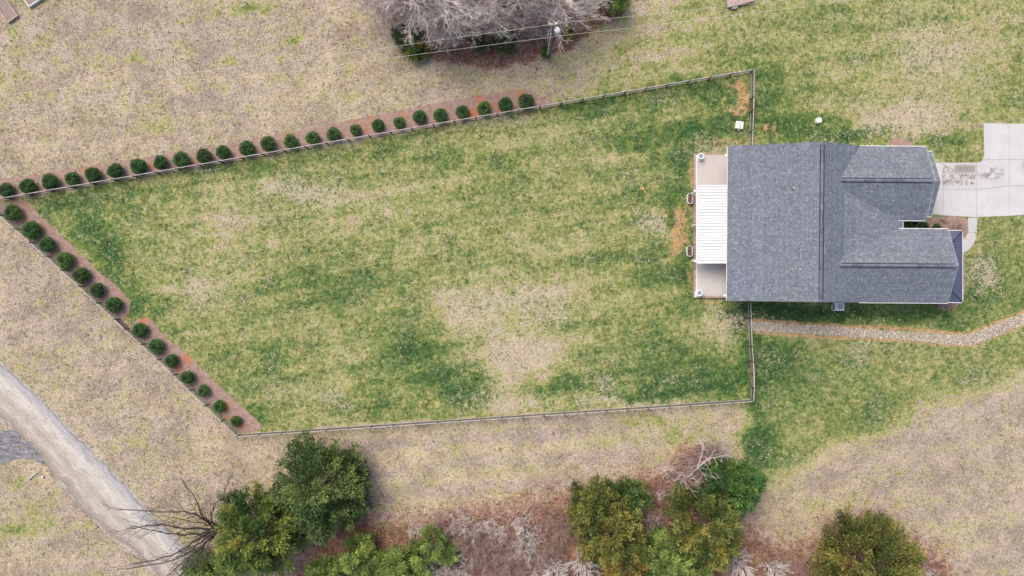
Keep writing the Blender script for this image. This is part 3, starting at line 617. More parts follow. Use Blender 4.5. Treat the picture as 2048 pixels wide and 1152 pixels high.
caps(rN - Vector((0, .25, 0)), rS + Vector((0, .2, 0)), plA, plE, ROOF['west'])
caps(R1 + Vector((.1, 0, 0)), g1b - Vector((.1, 0, 0)), G1N, G1S, ROOF['g1n'])
caps(R2 + Vector((.1, 0, 0)), g2b - Vector((.1, 0, 0)), G2N, G2S, ROOF['g2n'])
SLOT = simple('ridge_slot', (.022, .024, .034), .9, .1, 4)
# dark seams beside the ridge caps
for a, b, pp, rf in ((rN, rS, (plA, plE), 'west'), (R1, g1b, (G1N, G1S), 'g1n'), (R2, g2b, (G2N, G2S), 'g2n')):
    for nn, dd in pp:
        out = Vector((nn.x, nn.y, 0)).normalized() * .20; q0 = onto((nn, dd), a.x + out.x, a.y + out.y); q1 = onto((nn, dd), b.x + out.x, b.y + out.y); z = Vector((0, 0, .024)); dv = (q1 - q0).normalized()
        hp(MB().beam(q0 + z + dv * .3, q1 + z - dv * .3, .11, .012), 'ridge_vent_slot', SLOT, ROOF[rf])
def gutter(a, b, out, name='gutter', w_=.065):
    o = Vector(out) * (w_ / 2 + .005); z = Vector((0, 0, -.07)); hp(MB().beam(a + o + z, b + o + z, w_, .12), name, WHITE)
gutter(wN, wS, (-1, 0, 0), w_=.04)
gutter(n1 + Vector((.1, 0, 0)), g1n, (0, 1, 0), w_=.06); gutter(V1, g1s, (0, -1, 0)); gutter(V2, g2n, (0, 1, 0)); gutter(s1 + Vector((.1, 0, 0)), g2s, (0, -1, 0), w_=.06)
gutter(cE1 - Vector((0, .1, 0)), cE2 + Vector((0, .1, 0)), (1, 0, 0), w_=.06)
gutter(onto(F1N, xb + .4, f1n.y), f1n, (0, 1, 0)); gutter(onto(F1S, xb + .4, f1s.y), f1s, (0, -1, 0))
# rake boards on the gable fronts
for a, b in ((g1b, g1n), (g1b, g1s), (g2b, g2n), (g2b, g2s), (f1b, f1n), (f1b, f1s)):
    z = Vector((.02, 0, -.10)); hp(MB().beam(a + z, b + z, .03, .16), 'rake_board', WHITE)
for a, b in ((rN, wN), (rS, wS), (rN, n1), (rS, s1)):
    sg = .02 if a is rN else -.02; z = Vector((0, sg, -.12)); hp(MB().beam(a + z, b + z, .03, .16), 'rake_board', DECK)
# walls: closed prisms under each roof mass
def prism(pts, h, name='wall', mat=None):
    mb = MB(); n = len(pts); mb.add([(x, y, 0) for x, y in pts] + [(x, y, h) for x, y in pts], [tuple(reversed(range(n))), tuple(range(n, 2 * n))] + [(i, (i + 1) % n, (i + 1) % n + n, i + n) for i in range(n)])
    return hp(mb, name, mat or WALLM)
x0 = wN.x + 1.0; yN = wN.y - .45; yS = wS.y + .4; x1 = cE1.x - 1.6
wall = prism([(x0, yS), (x1, yS), (x1, yN), (x0, yN)], 2.66)
prism([(x1 + .002, g1s.y + .35), (g1n.x - .35, g1s.y + .35), (g1n.x - .35, g1n.y - .35), (x1 + .002, g1n.y - .35)], 2.655)
prism([(x1 + .002, g2s.y + .4), (g2n.x - 1.2, g2s.y + .4), (g2n.x - 1.2, g2n.y - .35), (x1 + .002, g2n.y - .35)], 2.645)
def gable_wall(apex, a, b, x, th=.15):
    mb = MB(); z0 = 2.62; tri = [(a.y + .35 * (1 if a.y < b.y else -1), z0), (b.y - .35 * (1 if a.y < b.y else -1), z0), (apex.y, apex.z - .36)]
    mb.add([(x, y, z) for y, z in tri] + [(x - th, y, z) for y, z in tri], [(0, 1, 2), (5, 4, 3), (0, 3, 4, 1), (1, 4, 5, 2), (2, 5, 3, 0)]); return hp(mb, 'gable_wall', WALLM)
gable_wall(g1b, g1n, g1s, g1n.x - .32); gable_wall(g2b, g2n, g2s, g2n.x - .32)
for y, rx, s in ((yN - .05, rN, 1), (yS + .05, rS, -1)):
    mb = MB(); a, b = wN.x + 1.05, n1.x - .9; tri = [(a, 2.66), (b, 2.66), (rx.x, 5.65)]
    mb.add([(x, y, z) for x, z in tri] + [(x, y - .15 * s, z) for x, z in tri], [(0, 1, 2), (5, 4, 3), (0, 3, 4, 1), (1, 4, 5, 2), (2, 5, 3, 0)]); hp(mb, 'gable_wall', WALLM)
# openings: garage door, front door, windows
gx = g1n.x - .34
gd = hp(MB().box(gx, gx + .05, g1s.y + 1.4, g1n.y - 1.4, .05, 2.25), 'garage_door', WHITE)
for k in range(1, 4): hp(MB().box(gx + .05, gx + .056, g1s.y + 1.45, g1n.y - 1.45, .05 + k * .55 - .012, .05 + k * .55 + .012), 'panel_joint', DARKM, gd)
def window(x, y, z, wdt, ht, ax):
    e = .04
    if ax == 'x': f = MB().box(x - e, x + e, y - wdt / 2 - .08, y + wdt / 2 + .08, z - .08, z + ht + .08); g = MB().box(x - e - .01, x + e + .01, y - wdt / 2, y + wdt / 2, z, z + ht)
    else: f = MB().box(x - wdt / 2 - .08, x + wdt / 2 + .08, y - e, y + e, z - .08, z + ht + .08); g = MB().box(x - wdt / 2, x + wdt / 2, y - e - .01, y + e + .01, z, z + ht)
    wo = hp(f, 'window', WHITE); hp(g, 'pane', GLASS, wo)
for yy in (-1.0, 3.0, 10.2, 13.4): window(x0, yS + 2.2 + yy, .95, 1.2, 1.35, 'x')
window(x0, yS + 8.8, .5, 2.0, 2.05, 'x')
for xx in (3, 8): window(x0 + xx, yS, 1.0, 1.1, 1.3, 'y'); window(x0 + xx, yN, 1.0, 1.1, 1.3, 'y')
window(g2n.x - 1.2, g2b.y - 1.2, .7, 1.6, 1.6, 'x')
dr = hp(MB().box(x1 - .02, x1 + .05, cE2.y + .0, cE1.y - .0, .05, 2.15), 'front_door', simple('door_paint', (.10, .05, .03), .5, .2, 3)); hp(MB().tube([(x1 + .09, cE2.y + .15, 1.0), (x1 + .09, cE2.y + .15, 1.2)], .02, 6), 'handle', DARKM, dr)
# dark standing-seam porch roof in front of the right gable
METAL = simple('porch_metal', (.085, .10, .16), .42, .12, 2, spec=.5)
pE, pH = 2.55, 3.0
a, b = P(1925, 461.3, pE), P(1925, 604.5, pE); ha, hb = P(1904.5, 484, pH), P(1904.5, 582.5, pH)
xi = g2n.x - 1.1; sl_ = (pH - pE) / (a.x - ha.x)
i0 = Vector((xi, ha.y, pH + sl_ * (ha.x - xi))); i1 = Vector((xi, hb.y, i0.z)); c0 = Vector((xi, a.y, pE)); c1 = Vector((xi, b.y, pE))
pr = MB(); T = Vector((0, 0, .08))
hh = Vector((ha.x - .0, ha.y, pH)); 
k0 = Vector((xi, ha.y - 0, pH)); k1 = Vector((xi, hb.y, pH))
V_ = [a, b, ha, hb, c0, c1, k0, k1]
pr.add(V_ + [v - T for v in V_], [(1, 0, 2, 3), (0, 4, 6, 2), (5, 1, 3, 7), (2, 6, 7, 3), (8, 9, 1, 0) if False else (0, 1, 9, 8), (4, 0, 8, 12), (1, 5, 13, 9), (9, 13, 12, 8)])
porch = hp(pr, 'porch_roof', METAL)
SEAM = simple('seam_metal', (.03, .034, .055), .4, .1, 2, spec=.5)
yy = a.y - .3
while yy > b.y + .2:
    # front slope between hips; hip planes shorten the seams at both ends
    t0 = 1.0
    if yy > ha.y: t0 = (a.y - yy) / (a.y - ha.y)
    if yy < hb.y: t0 = (yy - b.y) / (hb.y - b.y)
    lo = Vector((a.x - .02, yy, pE + .02)); up = Vector((a.x + (ha.x - a.x) * t0, yy, pE + (pH - pE) * t0 + .02))
    if t0 > .1: hp(MB().beam(lo, up, .03, .045), 'standing_seam', SEAM, porch)
    yy -= .305
for y0, y1_, hz in ((a.y, ha.y, 1), (b.y, hb.y, -1)):
    xx = a.x - .3
    while xx > xi + .05:
        t = min(1.0, (a.x - xx) / (a.x - ha.x)); hp(MB().beam(Vector((xx, y0, pE + .02)), Vector((xx, y0 + (y1_ - y0) * t, pE + (pH - pE) * t + .02)), .03, .045), 'standing_seam', SEAM, porch); xx -= .305
for p, q in ((a, ha), (b, hb)): hp(MB().beam(p + Vector((0, 0, .03)), q + Vector((0, 0, .03)), .10, .05), 'hip_cap', SEAM, porch)
gutter(a, b, (1, 0, 0), w_=.06); gutter(a, Vector((g2n.x, a.y, pE)), (0, 1, 0), w_=.06); gutter(b, Vector((g2n.x, b.y, pE)), (0, -1, 0), w_=.06)
for y in (a.y - .35, (a.y + b.y) / 2, b.y + .35): hp(MB().box(a.x - .42, a.x - .22, y - .1, y + .1, .0, pE - .09), 'porch_post', WHITE)
hp(MB().box(g2n.x - 1.15, a.x - .1, b.y + .1, a.y - .1, .0, .17), 'porch_floor', WALKC)
# pipe vents
for px, py, tall in ((1585, 377, .35), (1596, 538.5, .22)):
    q = P(px, py, 5.0); q = onto(plA, q.x, q.y)
    v = hp(MB().tube([q - Vector((0, 0, .05)), q + Vector((.0, 0, tall))], .075, 10), 'vent_pipe', simple('vent_pipe', (.55, .58, .55), .6, .1, 3)); hp(MB().lathe([(.12, q.z - .03), (.11, q.z + .05), (.08, q.z + .1)], 12, q.x, q.y), 'flashing', DARKM, v)
# white corrugated patio cover between house and patio edge
cov = empty('patio_cover'); cov.parent = house
PANEL = simple('cover_panel', (.60, .60, .59), .45, .04, 2, spec=.4)
ca, cb = P(1396.5, 372.5, 2.45), P(1396.5, 525, 2.45); xh = wN.x + .35; n = 27; hz0, hz1 = 2.45, 2.62
for i in range(n):
    y0 = ca.y + (cb.y - ca.y) * i / n; y1_ = ca.y + (cb.y - ca.y) * (i + 1) / n; mb = MB(); yy = [y0, y0 + (y1_ - y0) * .10, y0 + (y1_ - y0) * .20, y0 + (y1_ - y0) * .30, y1_]
    prof = [0, .075, .075, 0, 0]; vs_ = [(ca.x, y, hz0 + p) for y, p in zip(yy, prof)] + [(xh, y, hz1 + p) for y, p in zip(yy, prof)]
    mb.add(vs_, [(k, k + 1, k + 6, k + 5) for k in range(4)]); o = hp(mb, 'roof_panel', PANEL, cov)
for y in (ca.y + .05, cb.y - .05): hp(MB().beam((ca.x - .05, y, hz0 - .02), (xh, y, hz1 - .02), .10, .16), 'side_beam', WHITE, cov)
hp(MB().beam((ca.x - .13, ca.y + .05, hz0 - .05), (ca.x - .13, cb.y - .05, hz0 - .05), .16, .16), 'front_beam', WHITE, cov)
for y in (ca.y - .5, cb.y + .12): 
    hp(MB().beam((ca.x - .55, y, hz0 + .06), (ca.x - .04, y, hz0 + .06), .13, .08), 'downspout_elbow', WHITE, cov)
for y in (ca.y - .5, (ca.y + cb.y) / 2, cb.y + .3): hp(MB().box(ca.x - .2, ca.x - .06, y - .07, y + .07, .35, hz0 - .13), 'post', WHITE, cov)
for px, py in ((1452, 311), (1449.5, 591)): q = P(px, py, 2.5); hp(MB().box(q.x - .12, q.x + .5, q.y - .12, q.y + .12, 2.35, 2.62), 'eave_return', WHITE)

# patio: concrete pad edged with brick
pat = empty('patio'); pat['kind'] = 'structure'
PATC = concrete_mat('patio_concrete', (.44, .415, .39), False)
pa, pb = P(1393.5, 310.5, .34), P(1465, 592, .34); xw = x0 - .01
mb = MB(); mb.box(pa.x, xw, pb.y, pa.y, .0, .34); mb.build('slab', PATC, pat)
mb = MB(); r = random.Random(5); ox, oy0, oy1 = P(1387.5, 0, .3).x, P(0, 307.5, .3).y, P(0, 595.5, .3).y
y = oy1
while y < oy0 - .09:
    k = .8 + .45 * r.random(); mb.box(ox, pa.x - .085, y + .006, y + .09, .0, .31 + r.random() * .006, (k, k * .98, k)); y += .1
x = ox
while x < xw - .09:
    for q0, q1 in ((pa.y + .01, oy0 + .02), (oy1 - .02, pb.y - .01)): k = .8 + .45 * r.random(); mb.box(x + .006, x + .09, q0, q1, .0, .312 + r.random() * .006, (k, k * .98, k))
    x += .1
o = mb.build('brick_edging', BRICK, pat); o['kind'] = 'stuff'
MB().box(pa.x - .08, pa.x - .005, pb.y, pa.y, .0, .345).build('edge_strip', WHITE, pat)

# ------------------------------------------------------------------ fences
RAIL = simple('rail_wood', (.42, .385, .36), .85, .2, 2.5); POSTW = simple('post_wood', (.10, .083, .077), .9, .25, 4)
BOARD = simple('gate_wood', (.22, .165, .15), .9, .2, 3); BROWN = simple('gate_wood_brown', (.16, .085, .07), .85, .2, 3)
WIRE = simple('fence_wire', (.10, .092, .09), .6, .1, 3, spec=.4)
post_me = MB().box(-.06, .06, -.06, .06, -.02, FH + .04).add([(-.055, -.055, FH + .04), (.055, -.055, FH + .04), (.055, .055, FH + .04), (-.055, .055, FH + .04), (0, 0, FH + .075)], [(0, 1, 4), (1, 2, 4), (2, 3, 4), (3, 0, 4)]).mesh('post', POSTW)
top_me = MB().box(0, 1, -.03, .03, FH - .05, FH + .02).mesh('top_rail', RAIL)
bot_me = MB().box(0, 1, -.02, .02, .12, .20).mesh('bottom_rail', RAIL)
wm = MB()
for i in range(46): x = (i + .5) / 46; wm.box(x - .0009, x + .0009, -.002, .002, .21, FH - .05)
for k in range(19): z = .23 + k * .05; wm.box(0, 1, -.003, .003, z - .003, z + .003)
wire_me = wm.mesh('wire_mesh', WIRE)
def run_fence(pts_px, label, skip=(), group=None):
    pts = [P(x, y, FH) for x, y in pts_px]; o0 = pts[0].copy(); o0.z = 0
    f = empty('rail_fence', o0, 0, label, 'fence', group)
    for si in range(len(pts) - 1):
        a, b = pts[si].copy(), pts[si + 1].copy(); a.z = b.z = 0; d = b - a; L = d.length; ang = math.atan2(d.y, d.x)
        if si in skip:
            continue
        n = max(1, round(L / 2.42))
        for i in range(n + 1):
            if i == n and si < len(pts) - 2 and (si + 1) not in skip: continue
            p = a + d * i / n; o = link('post', post_me, None, f, p - o0); o.rotation_euler = (0, 0, ang + random.uniform(-.05, .05)); o.scale = (1, 1, 1 + random.uniform(-.02, .02))
        for i in range(n):
            p = a + d * i / n - o0
            for nm, me, off in (('top_rail', top_me, 0), ('bottom_rail', bot_me, .06), ('wire_mesh', wire_me, .052)):
                q = p + Vector((-math.sin(ang), math.cos(ang), 0)) * off + (Vector((0, 0, random.uniform(-.012, .012))) if nm != 'wire_mesh' else Vector())
                o = link(nm, me, None, f, q); o.rotation_euler = (0, 0, ang); o.scale = (L / n - .004, 1, 1)
    return f
run_fence(FENCE_T, 'long weathered rail and wire fence beside the row of many shrubs')
run_fence(FENCE_L, 'rail and wire fence along the slanted mulch beds near the gravel road', skip=(2,))
run_fence(FENCE_B, 'rail and wire fence between the lawn and the wooded strip of cedars')
run_fence(FENCE_R, 'short fence run from the long fence corner to the house', skip=(1,))
run_fence(FENCE_R2, 'short fence run from the house past the stone swale', skip=(3, 4))
def gate(a_px, b_px, label, mat, nb, diag, name='gate', group=None, hgt=FH):
    a, b = P(*a_px, FH), P(*b_px, FH); a.z = b.z = 0; d = b - a; L = d.length; ang = math.atan2(d.y, d.x)
    g = empty(name, a, ang, label, 'gate', group)
    for i in range(nb):
        x0_ = .07 + (L - .14) * i / nb; x1_ = .07 + (L - .14) * (i + 1) / nb - .012; MB().box(x0_, x1_, -.012, .012, .09, hgt - .04 + random.uniform(-.01, .01)).build('board', mat, g)
    for z in (.2, hgt - .12): MB().box(.06, L - .06, .013, .05, z - .05, z + .05).build('cross_rail', mat, g)
    MB().box(.02, L - .02, -.05, .05, hgt - .038, hgt + .012).build('cap_rail', RAIL, g)
    for x in (.012, L - .082): MB().box(x, x + .07, -.035, .035, .06, hgt - .04).build('stile', POSTW, g)
    if diag: MB().beam((.1, .07, .25), (L - .1, .07, hgt - .2), .03, .09).build('brace', POSTW, g)
    h_ = MB().box(L - .2, L - .12, -.05, .08, .8, .86).build('latch', DARKM, g)
    return g
gate(FENCE_L[2], FENCE_L[3], 'narrow taupe plank gate between the two slanted mulch beds', BOARD, 9, False)
gate(FENCE_R[1], FENCE_R[2], 'dark brown plank gate in the short fence by the clay patch', BROWN, 9, True)
gate(FENCE_R2[3], FENCE_R2[4], 'grey double gate leaf with diagonal brace, on the swale side', BOARD, 8, True)
gate(FENCE_R2[4], FENCE_R2[5], 'grey double gate leaf with diagonal brace, at the fence corner side', BOARD, 8, True)

# ------------------------------------------------------------------ vegetation builders
LEAF = foliage_mat('leaf'); NEEDLE = foliage_mat('needle', .18)
BARKD = simple('bark_dark', (.085, .07, .06), .95, .35, 6); BARKP = simple('bark_pale', (.53, .48, .46), .9, .22, 4); BARKW = simple('bark_white', (.60, .57, .56), .9, .18, 4)
BARKB = simple('bark_brown', (.31, .22, .19), .95, .3, 5); BARKG = simple('bark_grey', (.13, .115, .105), .95, .3, 6)
def kites(c, d, l, wd, r):
    """kite-shaped leaves at c (N,3) along d with length l, width wd"""
    N = len(c); d = d / (np.linalg.norm(d, axis=1, keepdims=True) + 1e-9); q = r.normal(size=(N, 3)); s = np.cross(d, q); s /= np.linalg.norm(s, axis=1, keepdims=True) + 1e-9
    l = l[:, None]; wd = wd[:, None]
    return np.stack([c, c + d * l * .45 + s * wd, c + d * l, c + d * l * .45 - s * wd], 1)
def crown_mesh(name, R, Ht, z0, nc, per, pal, seed, prof, cs=.42, ll=.34, lw=.075, upb=.45, mat=None, lump=.3, bright=2.0):
    """foliage on plumes: each branch carries clumps from inside the crown to its tip"""
    r = np.random.default_rng(seed); ph = r.random(6) * 6.28; kb = 5; nb = max(12, nc // kb)
    t = r.random(nb * 4); t = t[r.random(nb * 4) < np.clip(prof(t) + .15, 0, 1)][:nb]; nb = len(t)
    th = r.random(nb) * 6.283; lm = 1 + lump * (np.sin(2 * th + ph[0] + 3 * t) * .35 + np.sin(4 * th + ph[1] + 5 * t) * .4 + r.normal(size=nb) * .28)
    lm = np.where(t > .75, lm * np.sqrt(r.random(nb)), lm)
    pal = np.array(pal); ct = np.clip(r.beta(1.2, 1.3, nb) * .7 + .3 * (np.sin(2 * th + ph[3] + 4 * t) * .5 + .5), 0, .999) * (len(pal) - 1); ci = ct.astype(int); cf = (ct - ci)[:, None]
    cc = pal[ci] * (1 - cf) + pal[np.minimum(ci + 1, len(pal) - 1)] * cf
    f = np.tile(np.linspace(.52, 1.0, kb), nb); bi = np.repeat(np.arange(nb), kb); n = len(bi); rad = R * prof(t)[bi] * lm[bi] * f
    zz = z0 + (Ht - z0) * (t[bi] * (.86 + .14 * f)) + (f - .8) * R * .22 * upb; tj = th[bi] + r.normal(size=n) * .05
    C = np.stack([rad * np.cos(tj), rad * np.sin(tj), np.maximum(zz, .15)], 1); out = np.stack([np.cos(tj), np.sin(tj), np.full(n, upb)], 1)
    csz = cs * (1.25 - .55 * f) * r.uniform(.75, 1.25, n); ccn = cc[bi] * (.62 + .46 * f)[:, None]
    idx = np.repeat(np.arange(n), per); M = len(idx); g = r.normal(size=(M, 3)) * np.array([1, 1, .6]) * csz[idx][:, None] * .55
    d = out[idx] * .9 + g / (csz[idx][:, None] + .01) * .7 + r.normal(size=(M, 3)) * .3
    q = kites(C[idx] + g, d, ll * r.uniform(.55, 1.3, M), lw * r.uniform(.6, 1.3, M), r)
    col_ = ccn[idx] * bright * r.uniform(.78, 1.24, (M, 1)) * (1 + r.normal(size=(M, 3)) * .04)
    return quads_mesh(name, q, np.clip(col_, .004, .9), mat or NEEDLE)
def trunk_mesh(R, Ht, seed, mat, nl=14):
    r = random.Random(seed); mb = MB(); k = Ht * .016 + .04
    mb.tube([(r.uniform(-.05, .05) * i, r.uniform(-.05, .05) * i, Ht * .9 * i / 5 - .05) for i in range(6)], [k * (1.25 - i * .2) for i in range(6)], 8)
    for i in range(nl):
        z = Ht * (.15 + .65 * r.random()); a = r.random() * 6.28; L = R * (.85 - .5 * z / Ht); mb.tube([(0, 0, z), (math.cos(a) * L * .5, math.sin(a) * L * .5, z + .15 * L), (math.cos(a) * L, math.sin(a) * L, z + .4 * L)], [k * .35, k * .22, k * .08], 5)
    return mb.mesh('trunk', mat)
ovoid = lambda t: np.sqrt(np.clip(1 - (np.clip(t - .25, -1, 1) / .78) ** 2, 0, 1)) * np.clip(.72 + t * 1.2, 0, 1)
cone = lambda t: np.clip(1 - t, 0, 1) ** .75 * np.clip(.7 + t * 2.4, 0, 1)
dome = lambda t: np.sqrt(np.clip(1 - t ** 2.4, 0, 1)) * np.clip(.8 + t, 0, 1)
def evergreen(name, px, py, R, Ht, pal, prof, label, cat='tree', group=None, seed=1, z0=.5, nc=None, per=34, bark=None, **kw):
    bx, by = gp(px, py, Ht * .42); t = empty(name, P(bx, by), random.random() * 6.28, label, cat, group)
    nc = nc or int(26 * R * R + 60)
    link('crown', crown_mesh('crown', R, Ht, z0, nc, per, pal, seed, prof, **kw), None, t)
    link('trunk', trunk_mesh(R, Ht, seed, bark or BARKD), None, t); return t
def grow(mb, p, d, L, r, depth, rg, kids=5, wander=.22, up=.12, ang=.75, minr=.011, shrink=.58, seg=4, first=.25):
    pts = [p.copy()]; rad = [r]; dirs = [d.copy()]; q = p.copy(); dd = d.normalized()
    for i in range(seg):
        dd = (dd + Vector((rg.gauss(0, wander), rg.gauss(0, wander), rg.gauss(0, wander) + up * .4))).normalized(); q = q + dd * L / seg; pts.append(q.copy()); dirs.append(dd.copy()); rad.append(max(minr * .7, r * (1 - .8 * (i + 1) / seg)))
    mb.tube(pts, rad, 6 if r > .06 else (4 if r > .025 else 3), cap=False)
    if depth <= 0: return
    for k in range(kids):
        t = first + (1 - first) * (k + rg.random()) / kids; i = min(seg - 1, int(t * seg)); f = t * seg - i; b = pts[i].lerp(pts[i + 1], f); bd = dirs[i + 1]
        side = Vector((rg.gauss(0, 1), rg.gauss(0, 1), rg.gauss(0, .6))); side = (side - bd * side.dot(bd)).normalized(); a = ang * rg.uniform(.6, 1.3)
        nd = (bd * math.cos(a) + side * math.sin(a) + Vector((0, 0, up))).normalized()
        grow(mb, b, nd, L * shrink * rg.uniform(.6, 1.15) * (1.1 - .45 * t), max(minr, r * .5 * (1.05 - .5 * t)), depth - 1, rg, kids, wander, up, ang, minr, shrink, max(2, seg - 1), first * .8)
def bare_mesh(Ht, seed, mat, kids=(9, 6, 5), spread=.95, limbs=0, minr=.013, r0=None, depth=3, up=.28):
    rg = random.Random(seed); mb = MB(); r0 = r0 or Ht * .014
    grow(mb, Vector((0, 0, -.05)), Vector((rg.gauss(0, .05), rg.gauss(0, .05), 1)), Ht * .8, r0, 0, rg, wander=.05, seg=6)
    n = kids[0] * 2
    for k in range(n):
        z = Ht * (.12 + .62 * k / n); a = k * 2.4 + rg.random(); e = spread * rg.uniform(.8, 1.15); d = Vector((math.cos(a) * math.sin(e), math.sin(a) * math.sin(e), math.cos(e)))
        grow(mb, Vector((0, 0, z)), d, Ht * .42 * (1.1 - .6 * k / n) * rg.uniform(.8, 1.15), r0 * .42 * (1.1 - .6 * k / n), depth - 1, rg, kids[1], .09, up * .4, .48, minr, .58, 4)
    return mb.mesh('branches', mat)
def shrub_bare_mesh(Ht, R, seed, mat, stems=16, minr=.012, depth=2, kids=5):
    rg = random.Random(seed); mb = MB()
    for k in range(stems):
        a = k * 2.4; e = rg.uniform(.25, 1.15); d = Vector((math.cos(a) * math.sin(e), math.sin(a) * math.sin(e), math.cos(e)))
        grow(mb, Vector((math.cos(a) * .15, math.sin(a) * .15, 0)), d, R * 1.25 * rg.uniform(.7, 1.2), .026, depth, rg, kids, .28, .05, .8, minr, .55, 4)
    return mb.mesh('branches', mat)

# ------------------------------------------------------------------ clipped shrubs
def shrub_variant(seed):
    r = np.random.default_rng(seed); N = 3600
    u = r.random(N) * 1.15 - .25; u = np.clip(u, -.6, 1); th = r.random(N) * 6.283; s = np.sqrt(1 - u * u); lum = 1 + r.uniform(.03, .09) * np.sin(3 * th + seed) * s + .05 * np.sin(7 * th + 5 * u + seed) + .04 * np.sin(11 * th - 6 * u)
    dirv = np.stack([s * np.cos(th), s * np.sin(th), u], 1); rad = lum * r.uniform(.86, 1.0, N); p = dirv * rad[:, None]; p[:, 2] = p[:, 2] * 1.0 + .82
    d = dirv * .5 + r.normal(size=(N, 3)) * .6; q = kites(p, d, r.uniform(.09, .16, N), r.uniform(.022, .04, N), r)
    pal = np.array([(.010, .026, .012), (.018, .044, .017), (.030, .066, .022), (.055, .10, .032)]); ci = np.clip((r.beta(1.5, 2, N) * 4).astype(int), 0, 3)
    tint = pal[ci] * r.uniform(1.2, 2.2, (N, 1)) * r.uniform(1.9, 2.9) * np.array([r.uniform(1.0, 1.35), 1.0, r.uniform(.75, 1.05)])
    # inner body of twigs and old leaves, lobed
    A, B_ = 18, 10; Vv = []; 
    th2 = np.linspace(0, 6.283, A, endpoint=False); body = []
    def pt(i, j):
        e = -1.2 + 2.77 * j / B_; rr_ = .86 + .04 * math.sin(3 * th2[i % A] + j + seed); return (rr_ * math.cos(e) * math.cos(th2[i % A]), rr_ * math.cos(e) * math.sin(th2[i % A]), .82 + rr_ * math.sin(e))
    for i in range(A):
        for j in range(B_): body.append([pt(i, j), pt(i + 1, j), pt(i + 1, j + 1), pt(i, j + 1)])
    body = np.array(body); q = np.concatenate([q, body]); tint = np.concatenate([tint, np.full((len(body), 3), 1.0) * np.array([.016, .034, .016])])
    return quads_mesh('crown', q, np.clip(tint, .003, .5), LEAF)
SHV = [shrub_variant(s) for s in range(9)]
stem_me = MB().tube([(0, 0, -.03), (0, 0, .4)], [.06, .04], 6).mesh('stem', BARKD)
def clipped(px, py, R, label, group, cat='shrub', name='round_shrub', tall=.95):
    bx, by = gp(px, py, R * .75); t = empty(name, P(bx, by, 0), random.random() * 6.28, label, cat, group)
    c = link('crown', random.choice(SHV), None, t); R *= random.uniform(.93, 1.02); c.scale = (R, R * random.uniform(.9, 1.06), R * tall * random.uniform(.88, 1.1)); link('stem', stem_me, None, t); return t
TOP = [(12, 380), (57, 373), (101, 363), (145, 358), (187, 350), (232, 342), (278, 333), (322, 325), (364, 320), (408, 312), (447, 305), (494, 297), (537, 288), (582, 283), (626, 276), (667, 268), (711, 260), (756, 251), (798, 245), (839, 234), (881, 231), (925, 224), (968, 217), (1011, 209), (1052, 203)]
TR = [.86, .84, .9, .84, .85, .86, .85, .84, .86, .86, .80, .84, .82, .82, .76, .78, .68, .66, .70, .72, .75, .78, .74, .78, .84]
ORD = ['first', 'second', 'third', 'fourth', 'fifth', 'sixth', 'seventh', 'eighth', 'ninth', 'tenth', 'eleventh', 'twelfth', 'thirteenth', 'fourteenth', 'fifteenth', 'sixteenth', 'seventeenth', 'eighteenth', 'nineteenth', 'twentieth', 'twenty-first', 'twenty-second', 'twenty-third', 'twenty-fourth', 'twenty-fifth']
for i, ((x, y), R) in enumerate(zip(TOP[::-1], TR[::-1])): clipped(x, y, R, 'round clipped shrub, %s from the rounded bed end near the utility pole' % ORD[i], 'shrubs along the long fence')
for i, ((x, y), R) in enumerate(zip([(26, 425), (64, 460), (96, 489), (130, 520), (163, 550), (195, 580), (228, 609), (280, 660), (313, 692), (344, 721), (376, 754), (407, 781), (439, 812), (472, 842)], [.90, .94, .82, .86, .85, .85, .88, .80, .78, .74, .74, .70, .68, .62])):
    if i < 7: clipped(x, y, R, 'round clipped shrub in the slanted bed, %s from the plank gate towards the long fence' % ORD[6 - i], 'shrubs in the upper slanted bed')
    else: clipped(x, y, R, 'round clipped shrub in the slanted bed, %s from the plank gate towards the dark evergreen' % ORD[i - 7], 'shrubs in the lower slanted bed')
clipped(1824, 448, .62, 'dark green mounded shrub in the entry bed, closest to the front door', None, name='entry_shrub')
clipped(1846, 455, .58, 'dark green mounded shrub in the middle of the entry bed', None, name='entry_shrub')
clipped(1873, 455, .44, 'small dark green shrub in the entry bed beside the gable eave', None, name='entry_shrub')
SB = [shrub_bare_mesh(.8, .6, s, BARKB, 22, .011, 2, 4) for s in (3, 4)]
for (x, y), lb, m_ in (((1884, 444), 'bare brown twiggy shrub in the entry bed near the driveway', SB[0]), ((1915, 456), 'bare brown twiggy shrub in the entry bed near the porch corner', SB[1])):
    t = empty('dormant_shrub', P(*gp(x, y, .3)), 0, lb, 'shrub'); link('branches', m_, None, t)

# ------------------------------------------------------------------ evergreens
DARKP = [(.018, .031, .013), (.03, .05, .018), (.045, .070, .024), (.068, .096, .031), (.105, .125, .042)]
JUNP = [(.022, .038, .014), (.042, .068, .019), (.068, .095, .025), (.10, .12, .03), (.15, .15, .036)]
OLIP = [(.024, .034, .014), (.045, .057, .018), (.075, .082, .024), (.11, .105, .03), (.17, .14, .038)]
CEDP = [(.018, .030, .014), (.04, .056, .018), (.07, .085, .024), (.11, .115, .032), (.18, .15, .04)]
PINP = [(.04, .06, .02), (.07, .10, .03), (.10, .142, .04), (.14, .185, .05), (.18, .21, .06)]
ORAP = [(.04, .042, .016), (.075, .068, .022), (.12, .095, .03), (.17, .115, .036), (.22, .14, .045)]
evergreen('evergreen_tree', 643, 974, 5.0, 7.6, DARKP, ovoid, 'large dense dark green evergreen tree standing just outside the south fence', seed=21, nc=980, per=36, cs=.5, ll=.3, lw=.07, upb=.25, lump=.2)
